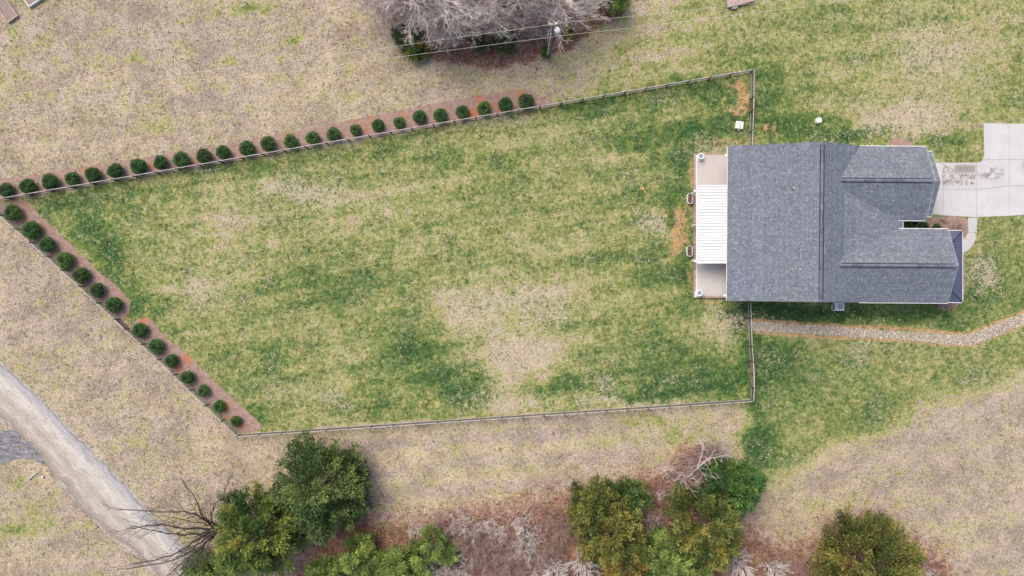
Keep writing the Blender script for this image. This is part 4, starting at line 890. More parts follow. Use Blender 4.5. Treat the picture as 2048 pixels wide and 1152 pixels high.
evergreen('juniper_tree', 522, 1062, 4.5, 8.5, JUNP, ovoid, 'yellow-green juniper tree between the dark evergreen and the bare spreading tree', seed=22, nc=640, per=36, cs=.5, ll=.42, lw=.07)
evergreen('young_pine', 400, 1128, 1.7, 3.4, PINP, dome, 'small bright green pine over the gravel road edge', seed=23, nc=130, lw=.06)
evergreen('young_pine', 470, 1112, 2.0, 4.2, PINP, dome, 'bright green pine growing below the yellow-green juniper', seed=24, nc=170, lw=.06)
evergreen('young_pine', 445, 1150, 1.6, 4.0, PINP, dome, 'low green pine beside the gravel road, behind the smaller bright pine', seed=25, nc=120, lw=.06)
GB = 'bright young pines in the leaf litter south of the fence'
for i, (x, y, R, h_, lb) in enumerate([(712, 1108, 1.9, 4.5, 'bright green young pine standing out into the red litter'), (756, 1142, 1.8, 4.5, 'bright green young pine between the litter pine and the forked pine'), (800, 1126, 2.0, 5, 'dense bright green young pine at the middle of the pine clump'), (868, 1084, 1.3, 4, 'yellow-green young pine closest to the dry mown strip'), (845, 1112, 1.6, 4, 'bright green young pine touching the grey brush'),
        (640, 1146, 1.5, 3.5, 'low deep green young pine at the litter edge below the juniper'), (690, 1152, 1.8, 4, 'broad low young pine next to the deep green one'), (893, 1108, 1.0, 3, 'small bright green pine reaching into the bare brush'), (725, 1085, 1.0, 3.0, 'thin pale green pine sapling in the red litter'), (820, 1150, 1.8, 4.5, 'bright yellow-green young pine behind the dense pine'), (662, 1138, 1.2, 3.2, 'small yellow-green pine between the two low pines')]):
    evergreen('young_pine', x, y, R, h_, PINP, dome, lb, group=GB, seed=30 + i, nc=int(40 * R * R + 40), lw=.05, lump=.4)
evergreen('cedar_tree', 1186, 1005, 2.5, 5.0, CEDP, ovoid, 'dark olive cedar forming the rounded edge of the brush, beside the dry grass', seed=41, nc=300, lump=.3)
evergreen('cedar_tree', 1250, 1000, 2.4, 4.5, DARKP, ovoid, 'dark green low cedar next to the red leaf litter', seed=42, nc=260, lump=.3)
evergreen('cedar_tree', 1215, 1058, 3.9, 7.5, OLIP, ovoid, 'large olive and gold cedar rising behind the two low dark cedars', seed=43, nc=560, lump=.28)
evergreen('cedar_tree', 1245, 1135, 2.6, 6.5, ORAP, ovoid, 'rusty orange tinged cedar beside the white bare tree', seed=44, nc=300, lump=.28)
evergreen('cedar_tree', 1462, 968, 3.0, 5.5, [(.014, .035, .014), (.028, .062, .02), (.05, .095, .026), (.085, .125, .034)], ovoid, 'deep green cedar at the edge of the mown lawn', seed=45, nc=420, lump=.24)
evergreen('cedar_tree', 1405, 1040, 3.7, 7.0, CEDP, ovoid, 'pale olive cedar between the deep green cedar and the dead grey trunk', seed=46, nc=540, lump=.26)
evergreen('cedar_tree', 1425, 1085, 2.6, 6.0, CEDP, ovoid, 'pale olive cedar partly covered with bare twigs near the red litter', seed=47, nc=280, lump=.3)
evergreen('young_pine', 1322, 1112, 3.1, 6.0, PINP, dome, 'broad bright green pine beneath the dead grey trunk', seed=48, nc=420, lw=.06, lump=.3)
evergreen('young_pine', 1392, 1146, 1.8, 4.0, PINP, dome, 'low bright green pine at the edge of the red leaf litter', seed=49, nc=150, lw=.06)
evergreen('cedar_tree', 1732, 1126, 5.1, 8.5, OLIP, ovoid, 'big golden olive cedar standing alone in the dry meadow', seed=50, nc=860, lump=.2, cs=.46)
# wood at the top of the picture
evergreen('evergreen_bush', 812, 70, 1.3, 2.2, DARKP, dome, 'dark green bush at the wood edge under the pale bare trees', seed=51, nc=170, lw=.05)
evergreen('evergreen_bush', 832, 96, 1.2, 1.8, JUNP, dome, 'olive green bush at the lowest tip of the wood edge', seed=52, nc=110, lw=.05)
evergreen('evergreen_bush', 1008, 78, 1.1, 2.0, DARKP, dome, 'dark green bush in the red leaf litter of the wood', seed=53, nc=150, lw=.05)
evergreen('evergreen_bush', 962, 84, .7, 1.4, DARKP, dome, 'small dark green bush among the bare wood saplings', seed=54, nc=80, lw=.05)
evergreen('young_pine', 1222, -4, 1.6, 4.5, PINP, dome, 'vivid green pine at the corner of the wood behind the utility pole', seed=55, nc=130, lw=.06)
evergreen('evergreen_bush', 1137, 66, .5, .8, PINP, dome, 'tiny green seedling in the red litter beside the utility pole transformer', cat='bush', seed=56, nc=24, lw=.04, cs=.2, ll=.2)
evergreen('evergreen_bush', 1094, 106, .55, .9, JUNP, dome, 'small yellow-green bush at the foot of the utility pole', cat='bush', seed=57, nc=30, lw=.04, cs=.2, ll=.2)

# ------------------------------------------------------------------ bare trees
PALE = [bare_mesh(11, s, BARKP, (13, 7, 5), 1.0, minr=.015) for s in (61, 62, 63)]
WHITEB = [bare_mesh(7, s, BARKW, (9, 6, 5), .8, minr=.016) for s in (64, 65)]
def bare(name, px, py, me, sc, label, group=None, cat='tree', rot=None):
    t = empty(name, P(px, py), random.random() * 6.28 if rot is None else rot, label, cat, group); o = link('branches', me, None, t); o.scale = (sc, sc, sc * random.uniform(.9, 1.05)); return t
GW = 'pale bare trees in the wood'
for i, (x, y, s) in enumerate([(905, 62, 1.1), (838, 40, 1.0), (778, 18, .95), (985, 48, 1.0), (1112, 42, 1.05), (1045, 28, 1.05), (872, 8, 1.1), (945, 20, 1.05), (1078, 10, 1.0), (1165, 8, .8), (745, -6, .8), (812, -18, 1.0), (1010, -10, 1.1)]):
    bare('bare_tree', x, y, PALE[i % 3], s, 'pale grey leafless tree in the wood behind the power lines', GW)
SAP = [bare_mesh(6.5, s, BARKP, (9, 6, 5), .85, minr=.012) for s in (66, 67)]
for i, (x, y, s_) in enumerate([(870, 88, .7), (910, 92, .7), (865, 66, .9), (800, 52, .8), (760, 28, .8), (825, 70, .8), (1030, 70, .8), (1062, 60, .8), (930, 80, .9), (990, 70, .8), (1080, 40, .8), (1140, 30, .7), (1180, 28, .6), (895, 84, .9), (780, 44, .7), (1150, 55, .5), (958, 70, .8)]):
    bare('bare_sapling', x, y, SAP[i % 2], s_, 'pale leafless sapling at the edge of the wood under the power lines', 'saplings at the wood edge')
THB = [shrub_bare_mesh(2.2, 1.7, s, BARKB, 18, .013, 2, 5) for s in (71, 72)]; THG = [shrub_bare_mesh(2.4, 1.8, s, BARKP, 14, .014, 2, 5) for s in (73, 74)]
r = random.Random(9); GS = 'leafless brown shrubs under the pale trees of the wood'
k = 0
while k < 40:
    x, y = r.uniform(735, 1215), r.uniform(-20, 128)
    if sdist(np.array([x]), np.array([y]), WOODS)[0] < 34 or (1080 < x < 1125 and 85 < y < 125) or (x > 1040 and y > 85): continue
    bare('bare_shrub', x, y, THB[k % 2] if r.random() < .75 else THG[k % 2], r.uniform(.7, 1.15), 'leafless brown shrub under the pale trees of the wood', GS, 'shrub'); k += 1
# brush in the south strip
GS2 = 'leafless shrubs in the litter between the young pines and the cedars'
for i, (x, y, s, p) in enumerate([(880, 1055, .9, 0), (905, 1085, 1.0, 0), (945, 1060, .9, 1), (930, 1110, 1.1, 0), (965, 1080, .9, 0), (985, 1050, .8, 1), (1010, 1105, 1.1, 0), (1040, 1045, .9, 1), (1055, 1075, 1.0, 1), (1070, 1115, 1.1, 0), (1090, 1045, .9, 0), (1105, 1085, 1.0, 0), (900, 1130, 1.2, 1), (960, 1135, 1.1, 0), (1020, 1140, 1.1, 0), (860, 1140, 1.1, 1), (1120, 1060, .8, 0), (1000, 1075, .8, 1), (830, 1060, .7, 1), (1080, 1140, 1.1, 1), (915, 1050, .8, 1), (970, 1110, .9, 0), (1045, 1100, .9, 1), (1095, 1115, .9, 0), (985, 1125, .9, 0), (945, 1090, .8, 0), (1025, 1065, .8, 0), (870, 1105, .7, 1), (925, 1150, 1.0, 1), (1060, 1155, 1.0, 0)]):
    bare('bare_shrub', *gp(x, y, 1.0), (THG if p else THB)[i % 2], s, 'leafless twiggy shrub in the litter between young pines and cedars', GS2, 'shrub')
r_ = random.Random(31)
for i in range(26):
    x, y = r_.uniform(850, 1130), r_.uniform(1048, 1165); bare('bare_shrub', *gp(x, y, .8), THB[i % 2], r_.uniform(.5, .95), 'leafless twiggy shrub in the litter between young pines and cedars', GS2, 'shrub')
for i, (x, y, s, p) in enumerate([(1320, 985, .7, 0), (1345, 1010, .8, 0), (1300, 1040, .7, 1), (1360, 1090, .6, 0), (1850, 1150, .8, 1), (1600, 1130, .7, 0), (1560, 1120, .7, 0)]):
    bare('bare_shrub', *gp(x, y, .6), (THG if p else THB)[i % 2], s, 'thin leafless shrub in the red litter around the cedars', 'thin shrubs around the cedars', 'shrub')
bare('bare_tree', *gp(1165, 1120, 2.5), WHITEB[0], .9, 'chalk white leafless tree beside the rusty orange cedar')
bare('bare_tree', *gp(1475, 1122, 2.0), WHITEB[1], .75, 'whitish leafless tree beyond the pale olive cedars in the meadow')
bare('bare_tree', *gp(1545, 1140, 2.0), WHITEB[0], .7, 'whitish leafless sapling between the olive cedars and the golden cedar')
bare('bare_tree', *gp(1115, 1140, 2.0), WHITEB[1], .75, 'chalk white leafless sapling at the edge of the brush by the cedars')
def guided(name, base, limbs, mat, label, depth=2, kids=5, seed=1, minr=.012, ang=.7, shrink=.34, wander=.16, up=.05):
    rg = random.Random(seed); o0 = P(*base); mb = MB()
    for pts, r0 in limbs:
        q = [P(*p) - o0 for p in pts]; q = catmull(q, 5); n = len(q); L = sum((q[i + 1] - q[i]).length for i in range(n - 1))
        q = [q[0]] + [p + Vector((rg.gauss(0, .06), rg.gauss(0, .06), rg.gauss(0, .05))) for p in q[1:]]
        mb.tube(q, [max(minr, r0 * (1 - .72 * i / (n - 1))) for i in range(n)], 6, cap=False)
        for k in range(kids * 3):
            t = .3 + .7 * (k + rg.random()) / (kids * 3); i = min(n - 2, int(t * (n - 1))); b = q[i].lerp(q[i + 1], rg.random()); bd = (q[i + 1] - q[i]).normalized()
            side = Vector((rg.gauss(0, 1), rg.gauss(0, 1), rg.gauss(0, .7))); side = (side - bd * side.dot(bd)).normalized(); a = ang * rg.uniform(.6, 1.2)
            grow(mb, b, (bd * math.cos(a) + side * math.sin(a) + Vector((0, 0, up))).normalized(), L * shrink * rg.uniform(.5, 1.1) * (1.15 - .6 * t), max(minr, r0 * .32 * (1 - .6 * t)), depth - 1, rg, kids, wander, up, .7, minr, .5, 4)
    t = empty(name, o0, 0, label, 'tree'); mb.mesh('branches'); link('branches', mb.mesh('branches', mat), None, t); return t
B0 = (444, 1052, 0)
guided('spreading_tree', B0, [([B0, (430, 1058, 1.0), (395, 1030, 3.5), (340, 1024, 5.5), (232, 1020, 7.5)], .17), ([B0, (425, 1057, 1.2), (370, 1056, 4), (310, 1048, 6), (250, 1060, 8)], .16), ([B0, (430, 1060, 1.2), (380, 1070, 3.5), (330, 1066, 6), (262, 1052, 8)], .14),
    ([B0, (420, 1064, 1.2), (385, 1085, 3.5), (345, 1110, 5.5), (262, 1128, 8)], .18), ([B0, (425, 1066, 1.2), (395, 1090, 3.5), (340, 1122, 6), (235, 1140, 8.5)], .16), ([B0, (430, 1068, 1.2), (395, 1100, 4), (370, 1120, 6), (335, 1152, 8)], .18), ([B0, (432, 1050, 1.0), (404, 1030, 2.5), (394, 1002, 4), (362, 958, 6)], .13),
    ([B0, (428, 1050, 1.2), (425, 1020, 2.5), (446, 990, 4.5), (460, 955, 6)], .11), ([B0, (442, 1040, 1.2), (452, 1000, 3.5), (460, 985, 4.5)], .07), ([B0, (425, 1070, 1.5), (412, 1100, 3), (410, 1112, 4)], .06), ([B0, (420, 1075, 2), (380, 1130, 5), (345, 1165, 8)], .15), ([B0, (425, 1052, 1.5), (392, 1045, 3.5), (350, 1036, 5), (300, 1030, 6)], .09)],
    BARKG, 'dark leafless tree spreading its limbs over the gravel road', kids=5, seed=5, minr=.019, shrink=.34)
D0 = (1338, 992, 0)
guided('dead_tree', D0, [([D0, (1352, 975, 1.0), (1395, 935, 2.2), (1425, 905, 2.6), (1432, 886, 3)], .05), ([(1352, 975, 1.0), (1375, 958, 1.4), (1355, 945, 2.2), (1328, 932, 2.4)], .045), ([(1395, 935, 2.2), (1420, 918, 2.5), (1445, 912, 2.6), (1460, 908, 2.7)], .06), ([(1395, 935, 2.2), (1402, 910, 2.6), (1408, 890, 2.8), (1402, 882, 3)], .06), ([(1375, 955, 1.4), (1390, 960, 1.8), (1398, 975, 1.5)], .05), ([D0, (1330, 986, .8), (1317, 990, 1.2)], .05)],
    simple('bark_dead', (.48, .43, .41), .9, .2, 4), 'pale dead tree leaning over the brown vine thicket', kids=5, seed=8, minr=.016, shrink=.5, ang=.95, wander=.28)
E0 = (1352, 1100, 0)
guided('dead_tree', E0, [([E0, (1338, 1072, 2.5), (1322, 1050, 4), (1316, 1020, 5)], .15), ([(1338, 1072, 2.5), (1318, 1052, 3.5), (1302, 1036, 4)], .06), ([(1330, 1060, 3), (1330, 1030, 4)], .05)], BARKG, 'leaning dead grey trunk above the broad bright pine', kids=1, seed=9, shrink=.2, depth=1)
E1 = (1375, 1105, 0)
guided('dead_tree', E1, [([E1, (1385, 1085, 1.5), (1362, 1070, 2.5), (1358, 1040, 3.5)], .07), ([E1, (1392, 1098, 1.5), (1384, 1080, 2.2), (1372, 1068, 3)], .05), ([E1, (1360, 1108, 1), (1348, 1104, 1.6)], .04)], BARKW, 'small pale dead snag over the red leaf litter', kids=2, seed=10, shrink=.4)
# vine thicket: a dome of arching brown canes
def thicket():
    rg = random.Random(3); mb = MB(); c = P(1392, 938)
    for k in range(1500):
        a = rg.random() * 6.28; rr_ = math.sqrt(rg.random()); x = 3.4 * rr_ * math.cos(a); y = 1.9 * rr_ * math.sin(a); ca_, sa_ = math.cos(.72), math.sin(.72); bx, by = x * ca_ - y * sa_, x * sa_ + y * ca_
        top = 1.9 * math.sqrt(max(.05, 1 - rr_ ** 2)) * rg.uniform(.5, 1.1); b2 = rg.random() * 6.28; L = rg.uniform(.5, 1.4); pts = []
        for i in range(6):
            t = i / 5; pts.append((bx + math.cos(b2 + t) * L * t, by + math.sin(b2 + t) * L * t, top * (1 - (2 * t - 1) ** 2 * .55)))
        mb.tube(pts, .02, 3, cap=False)
    t = empty('vine_thicket', c, 0, 'rounded brown thicket of bare vines beneath the pale dead tree', 'thicket'); mb.build('canes', simple('cane', (.30, .21, .18), .95, .3, 4), t)
thicket()

# ------------------------------------------------------------------ utility pole, transformer, wires
base = P(1097, 113); ph_ = 9.6
pole = empty('utility_pole', base, 0, 'wooden utility pole carrying a grey transformer at the wood edge', 'pole')
POLE = simple('pole_wood', (.20, .19, .18), .9, .2, 3); GALV = simple('galvanised', (.62, .64, .66), .5, .08, 4, spec=.5)
MB().tube([(0, 0, -.1), (0, 0, ph_ / 2), (0, 0, ph_)], [.16, .14, .11], 12).build('shaft', POLE, pole)
MB().tube([(-.15, -.08, 0), (-.17, -.10, 3), (-.15, -.10, 7.3)], .05, 8).build('conduit', simple('conduit', (.66, .66, .67), .5, .05, 3), pole)
tr = MB().lathe([(0, 7.2), (.26, 7.2), (.29, 7.25), (.29, 8.0), (.31, 8.02), (.31, 8.07), (.22, 8.16), (0, 8.2)], 20, .46, -.05).build('transformer', GALV, pole, True)
MB().box(.05, .25, -.10, .0, 7.4, 7.5).add(*([], [])).build('bracket', DARKM, tr); MB().box(.05, .25, -.10, .0, 7.8, 7.9).build('bracket', DARKM, tr)
for x, y in ((.38, .05), (.56, .03)): MB().lathe([(.03, 8.1), (.06, 8.16), (.03, 8.2), (.06, 8.25), (.03, 8.3), (0, 8.38)], 10, x, y).build('bushing', WHITE, tr)
for x, y in ((.78, .02), (.77, -.16)): MB().box(x - .06, x + .05, y - .02, y + .02, 7.6, 7.66).build('terminal', GALV, tr)
MB().lathe([(.03, 9.5), (.07, 9.55), (.04, 9.6), (.09, 9.65), (.10, 9.7), (.04, 9.75), (0, 9.78)], 12, .28, .05).build('insulator', WHITE, pole)
MB().beam((.0, .03, 9.48), (.3, .05, 9.52), .05, .05).build('insulator_arm', GALV, pole)
MB().tube([(.1, -.02, 9.3), (.2, -.06, 8.9), (.24, -.08, 8.45)], .045, 8).build('cutout_fuse', WHITE, pole)
MB().tube([(.24, -.08, 8.45), (.34, 0, 8.4), (.4, .05, 8.35)], .015, 6).build('jumper', DARKM, pole)
CABLE = simple('cable', (.50, .46, .44), .6, .05, 1)
def wire(pts, label):
    q = catmull([P(*p) for p in pts], 10); o0 = q[0].copy(); mb = MB().tube([p - o0 for p in q], .016, 6); o = mb.build('power_line', CABLE, None, loc=o0); tag(o, label, 'cable')
wire([(-300, 222, 9.2), (0, 191, 8.7), (560, 124, 8.7), (700, 105.5, 8.9), (1110, 48, 9.6), (1260, 33, 9.3), (1440, 13.7, 9.0), (1560, 1, 8.9), (1800, -26, 9.1)], 'upper power line strung over the top of the utility pole')
wire([(-300, 246, 7.6), (0, 214.5, 7.1), (560, 146.5, 7.1), (700, 127, 7.2), (1104, 74, 7.8), (1260, 56, 7.6), (1440, 34, 7.4), (1560, 19, 7.3), (1709, 0, 7.3), (1900, -24, 7.5)], 'lower power line strung past the transformer on the utility pole')

# ------------------------------------------------------------------ grass and weed tufts (nobody could count them)
def tufts(NC=62000, per=6):
    r = np.random.default_rng(77); X = r.uniform(-40, 2088, NC); Y = r.uniform(-40, 1192, NC)
    ex = [[(1384, 300), (1470, 286), (1865, 286), (1880, 325), (1862, 440), (1925, 455), (1930, 608), (1450, 608), (1384, 600)], [(1862, 325), (1950, 325), (1967, 312), (1967, 246), (2130, 246), (2130, 436), (1955, 436), (1946, 490), (1920, 512), (1926, 480), (1936, 460), (1862, 436)],
          BED_T, BED_L1, BED_L2, ROAD_L + ROAD_R[::-1], [(1499, 641), (1640, 651), (1937, 669), (2048, 626), (2200, 560), (2200, 584), (2048, 649), (1942, 691), (1660, 671), (1499, 662)], ring(1800, 297, 27, 22)]
    k = np.ones(NC, bool)
    for e in ex: k &= ~inside(X, Y, e)
    X, Y = X[k], Y[k]; N = len(X); A, B = field(X, Y); lush = A[:, 0] + (fbm(X / 12, Y / 12, 71) - .5) * .5 + r.normal(size=N) * .10
    st = np.array([0, .25, .42, .55, .7, .9]); cl = np.array([(.41, .345, .285), (.40, .35, .225), (.29, .285, .135), (.165, .195, .07), (.07, .125, .038), (.028, .07, .023)])
    c = np.stack([np.interp(lush, st, cl[:, j]) for j in range(3)], 1)
    u = r.random(N); pale = u < np.clip(.03 + B[:, 1] * .55 * np.clip(1.25 - lush, .15, 1), 0, .45); c[pale] = np.array([.47, .41, .31]) * r.uniform(.8, 1.15, (pale.sum(), 1))
    dk = (r.random(N) < .15) & ~pale; c[dk] *= .55
    gr = (r.random(N) < .12) & (A[:, 0] < .3); c[gr] = np.array([.13, .15, .06]) * r.uniform(.7, 1.4, (gr.sum(), 1))
    lt = r.random(N) < np.clip(A[:, 2], 0, 1) * .9; c[lt] = np.array([.22, .125, .085]) * r.uniform(.4, 1.7, (lt.sum(), 1))
    R = r.uniform(.10, .24, N) * np.where(lt, .7, 1); idx = np.repeat(np.arange(N), per); M = len(idx); a = r.random(M) * 6.283; el = r.uniform(.15, .9, M)
    p = np.stack([(X[idx] - CX) / S, (CY - Y[idx]) / S, np.full(M, .0)], 1) + np.stack([r.normal(size=M), r.normal(size=M), np.zeros(M)], 1) * R[idx][:, None] * .35
    d = np.stack([np.cos(a) * np.cos(el), np.sin(a) * np.cos(el), np.sin(el)], 1); L = R[idx] * r.uniform(.6, 1.2, M); s_ = np.stack([-np.sin(a), np.cos(a), np.zeros(M)], 1) * r.uniform(.015, .032, M)[:, None]
    T = np.stack([p - s_, p + s_, p + d * L[:, None] + np.stack([np.zeros(M), np.zeros(M), np.full(M, .01)], 1)], 1)
    me = quads_mesh('grass_tufts', T, np.clip(c[idx] * r.uniform(.75, 1.3, (M, 1)), .01, .8), foliage_mat('grass_blade', .2), 3)
    o = link('grass_tufts', me); o['kind'] = 'stuff'; tag(o, 'green and straw coloured grass and weed tufts all over the ground', 'grass')
tufts()

# ------------------------------------------------------------------ small things
# condenser on its pad
acx = P(1680.5, 613.5, .8); ac = empty('air_conditioner', (acx.x, acx.y, .08), 0, 'white outdoor air conditioner with round fan beside the house wall', 'air conditioner')
s = .44; AC = simple('ac_paint', (.80, .81, .83), .5, .06, 3, spec=.4)
mb = MB().box(-s, s, -s, s, .03, .74); mb.build('cabinet', AC, ac)
mb = MB()
for k in range(14): mb.box(-s - .008, s + .008, -s - .008, s + .008, .1 + k * .043, .118 + k * .043)
mb.build('louvre', AC, ac)
MB().lathe([(.30, .742), (.40, .742), (.42, .80), (.40, .83), (.35, .83), (.33, .76)], 32).build('fan_ring', AC, ac, True)
MB().lathe([(.335, .745), (0, .743)], 32).build('fan_well', simple('fan_well', (.09, .10, .14), .6, .1, 3), ac)
fan = MB().lathe([(0, .80), (.09, .80), (.10, .745), (0, .744)], 16).build('fan_motor', simple('fan_motor', (.45, .48, .55), .4, .1, 3), ac)
for k in range(5):
    a = k * 2 * math.pi / 5; MB().add([(math.cos(a) * .09, math.sin(a) * .09, .75), (math.cos(a - .25) * .33, math.sin(a - .25) * .33, .752), (math.cos(a + .45) * .33, math.sin(a + .45) * .33, .785), (math.cos(a + .5) * .09, math.sin(a + .5) * .09, .78)], [(0, 1, 2, 3)]).build('fan_blade', simple('fan_blade', (.62, .64, .70), .3, .1, 3) if k == 0 else bpy.data.materials['fan_blade'], ac)
mb = MB()
for k in range(5): rr_ = .06 + k * .065; mb.tube([(rr_ * math.cos(t * .2618), rr_ * math.sin(t * .2618), .826) for t in range(25)], .006, 4, cap=False)
mb.build('wire_guard', AC, ac)
MB().box(-s - .04, s + .04, -s - .04, s + .04, 0, .03).build('base_pan', AC, ac)
pd = P(1675, 614); tag(MB().box(-.72, .80, -.42, .5, 0, .078).build('equipment_pad', simple('pad', (.20, .19, .185), .9, .1, 4), None, loc=(pd.x, pd.y, .0)), 'thin concrete pad under the air conditioner', 'pad')
q = P(1668, 614.5, .3); g = empty('utility_box', (q.x, q.y, .08), 0, 'small dark grey box beside the air conditioner', 'box'); MB().box(-.2, .2, -.3, .3, 0, .3).build('body', simple('box_grey', (.10, .10, .115), .6, .1, 3), g); MB().box(-.22, -.2, -.32, .32, 0, .32).build('frame', GALV, g); MB().box(-.22, .22, -.33, -.305, 0, .32).build('frame', GALV, g)
# cream equipment box in the lawn, white pedestal by the drive
q = P(1479, 250, .5); g = empty('equipment_box', (q.x, q.y, 0), -.14, 'cream square equipment box standing on the lawn near the clay patch', 'equipment box')
CREAM = simple('cream_plastic', (.66, .63, .56), .6, .06, 4)
MB().box(-.36, .36, -.36, .36, 0, .5).build('body', CREAM, g); lid = MB().box(-.42, .42, -.40, .40, .5, .56).build('lid', CREAM, g)
for x, y in ((-.22, .2), (-.05, .24), (.12, .18), (-.2, .02), (.0, .05), (.1, -.02)): MB().box(x - .05, x + .05, y - .035, y + .035, .56, .575).build('vent', simple('vent_dark', (.22, .2, .18), .7, .1, 4) if x == -.22 else bpy.data.materials['vent_dark'], lid)
MB().box(-.04, .12, -.56, -.40, .1, .3).build('conduit_box', WHITE, g); MB().box(.02, .2, -.3, -.22, .56, .585).build('handle', bpy.data.materials['vent_dark'], lid)
q = P(1638, 240.5, .5); g = empty('utility_pedestal', (q.x, q.y, 0), .06, 'white rounded utility pedestal alone in the lawn behind the house roof', 'utility box')
mb = MB(); rp = [(math.copysign(abs(math.cos(t)) ** .5, math.cos(t)), math.copysign(abs(math.sin(t)) ** .5, math.sin(t))) for t in [k * 2 * math.pi / 24 for k in range(24)]]
PEDM = simple('pedestal', (.66, .72, .70), .5, .04, 3, spec=.4)
for R0, z0_, R1, z1_, nm in ((.27, 0, .27, .5, 'body'), (.30, .5, .27, .6, 'cap')):
    mb = MB(); mb.add([(x * R0, y * R0, z0_) for x, y in rp] + [(x * R1, y * R1, z1_) for x, y in rp], [(k, (k + 1) % 24, (k + 1) % 24 + 24, k + 24) for k in range(24)] + [tuple(range(24, 48))]); mb.build(nm, PEDM, g)
# oval stock-tank planters along the patio
TANK = simple('tank_metal', (.62, .62, .62), .4, .08, 4, spec=.5); SOIL = simple('dark_soil', (.075, .045, .04), .95, .4, 12, bump=.6)
def planter(px, py, label, rot):
    q = P(px, py, .5); g = empty('oval_planter', (q.x, q.y, 0), rot, label, 'planter')
    def st(R, L, n=10): return [(R * math.cos(t), L + R * math.sin(t)) for t in np.linspace(0, math.pi, n)] + [(R * math.cos(t), -L + R * math.sin(t)) for t in np.linspace(math.pi, 2 * math.pi, n)]
    o_, i_ = st(.30, .30), st(.265, .30); N = len(o_); mb = MB(); v = [(x, y, 0) for x, y in o_] + [(x, y, .55) for x, y in o_] + [(x, y, .55) for x, y in i_] + [(x, y, .3) for x, y in i_]
    mb.add(v, [(a_ * N + k, a_ * N + (k + 1) % N, (a_ + 1) * N + (k + 1) % N, (a_ + 1) * N + k) for a_ in range(3) for k in range(N)]); mb.build('tank', TANK, g)
    mb = MB(); mb.tube([(x, y, .55) for x, y in o_ + [o_[0]]], .026, 6, cap=False); mb.build('rim', WHITE, g)
    mb = MB(); mb.add([(x, y, .47) for x, y in i_], [tuple(range(N))]); mb.build('soil', SOIL, g)
    t = link('dead_stems', shrub_bare_mesh(.3, .22, int(px), BARKB, 12, .007, 1, 3), None, g, (0, 0, .46)); t.scale = (1, 1.6, .7)
planter(1380.5, 397, 'white rimmed oval planter beside the patio, next to a cover downspout', 0); planter(1379.5, 502.5, 'white rimmed oval planter beside the patio at the clay patch end', .02)
# round tables on the patio corners
STONEB = simple('blue_stone', (.20, .235, .30), .6, .1, 6)
for px, py, lb in ((1402.5, 312, 'white round planter with blue-grey top on the patio corner near the long fence'), (1399.5, 586, 'white round planter with blue-grey top on the patio corner near the swale')):
    q = P(px, py, .95); g = empty('round_planter', (q.x, q.y, .34), 0, lb, 'planter')
    MB().lathe([(0, .0), (.22, .0), (.26, .05), (.34, .5), (.36, .58), (.36, .62), (.26, .62), (.25, .56)], 28).build('pot', WHITE, g, True); MB().lathe([(.255, .57), (.2, .585), (0, .59)], 24).build('fill', STONEB, g)
    MB().box(-.36, .24, -.42, .2, .001, .03).build('foot_plate', WHITE, g)
# orange strap, stick, stump
mb = MB(); q = catmull([P(x, y) for x, y in [(1279.5, 377.5), (1285, 378.3), (1288.5, 381), (1291, 386)]], 6); o0 = q[0].copy(); mb.tube([p - o0 + Vector((0, 0, .05)) for p in q], [.05] * len(q), 6)
tag(mb.build('garden_strap', simple('orange_plastic', (.75, .38, .16), .5, .05, 3), None, loc=o0), 'short curved orange hose piece lying on the lawn', 'hose')
mb = MB(); o0 = P(59, 958); mb.tube([Vector((0, 0, .06)), P(68, 950) - o0 + Vector((0, 0, .12)), P(78, 943) - o0 + Vector((0, 0, .08))], [.10, .08, .05], 7); mb.tube([P(70, 949) - o0 + Vector((0, 0, .1)), P(73, 954) - o0 + Vector((0, 0, .1))], [.05, .03], 5)
tag(mb.build('fallen_branch', simple('dead_wood', (.42, .40, .37), .9, .2, 5), None, loc=o0), 'grey fallen branch on the verge beside the road junction', 'branch')
mb = MB().lathe([(.16, 0), (.14, .2), (.13, .24), (0, .25)], 9); tag(mb.build('cut_stump', simple('cut_wood', (.55, .45, .32), .9, .15, 6), None, loc=P(87, 953)), 'small cut stump beside the grey fallen branch', 'stump')
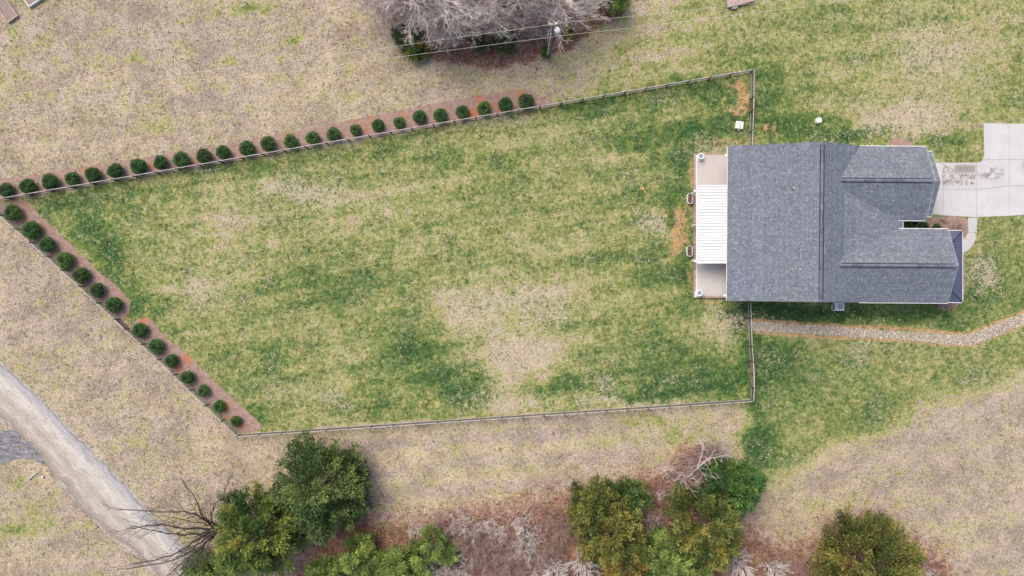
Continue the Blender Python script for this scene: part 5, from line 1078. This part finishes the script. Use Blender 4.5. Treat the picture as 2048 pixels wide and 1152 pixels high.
# raised beds
PINKW = simple('bed_wood', (.36, .265, .235), .9, .18, 3); BEDW = simple('bed_white', (.50, .49, .48), .8, .08, 3); BEDS = simple('bed_soil', (.24, .19, .165), .95, .4, 9, bump=.6)
def raised(corner_px, ang, L, Wd, hgt, mat, label, soil=BEDS, bw=.14):
    q = P(*corner_px, hgt); g = empty('raised_bed', (q.x, q.y, 0), ang, label, 'garden bed')       # corner at origin, x along L, y along W
    MB().box(0, L, 0, bw, 0, hgt).build('board', mat, g); MB().box(0, L, Wd - bw, Wd, 0, hgt).build('board', mat, g)
    MB().box(0, bw, bw + .003, Wd - bw - .003, 0, hgt + .004).build('board', mat, g); MB().box(L - bw, L, bw + .003, Wd - bw - .003, 0, hgt + .004).build('board', mat, g)
    MB().box(bw, L - bw, bw, Wd - bw, .0, hgt - .1).build('soil', soil, g)
a_ = P(15, 46, .35); b_ = P(35.5, 31, .35); c_ = P(-20, 5, .35)
ang = math.atan2((a_ - P(0, 25, .35)).y, (a_ - P(0, 25, .35)).x) 
raised((36, 31), math.atan2(.814, -.581), 4.2, 1.46, .3, PINKW, 'pinkish brown timber raised garden bed with bare soil')
bpy.context.view_layer.update()
raised((57, 14.5), math.atan2(.55, .835), 2.6, 1.6, .35, BEDW, 'pale whitewashed raised garden bed with bare soil')
# plank deck at the top edge
q = P(1457, 13.5, .45); g = empty('plank_deck', (q.x, q.y, 0), .245, 'weathered pinkish plank platform at the edge of the lawn by the wood', 'platform')
DECKW = simple('deck_wood', (.36, .29, .255), .9, .18, 3)
for k in range(22): MB().box(k * .14 + .004, k * .14 + .132, .0, 2.2, .40 + random.uniform(0, .004), .44).build('plank', DECKW if k % 3 else PINKW, g)
MB().box(-.06, 3.12, -.05, -.004, .2, .44).build('rim_board', DECKW, g); MB().box(-.06, -.004, -.003, 2.2, .2, .44).build('rim_board', DECKW, g)
for x in (.1, 1.5, 2.9): MB().box(x, x + .1, .05, 2.1, 0, .395).build('joist', DECKW, g)
for x, y, R, cname in ((1465, 15.5, .16, 'white plastic bucket beside the plank platform'), (1470.5, 14, .22, 'bluish white basin beside the plank platform')):
    q = P(x, y, .2); g = empty('bucket', (q.x, q.y, 0), 0, cname, 'bucket'); MB().lathe([(0, .01), (R * .8, .01), (R, .3), (R * 1.06, .31), (R * .92, .3), (R * .76, .04), (0, .04)], 16).build('pail', WHITE if R < .2 else PEDM, g, True)
    MB().tube([(R * math.cos(t), .0, .3 + .12 * math.sin(t)) for t in np.linspace(0, 3.14, 9)], .008, 4, cap=False).build('handle', GALV, g)
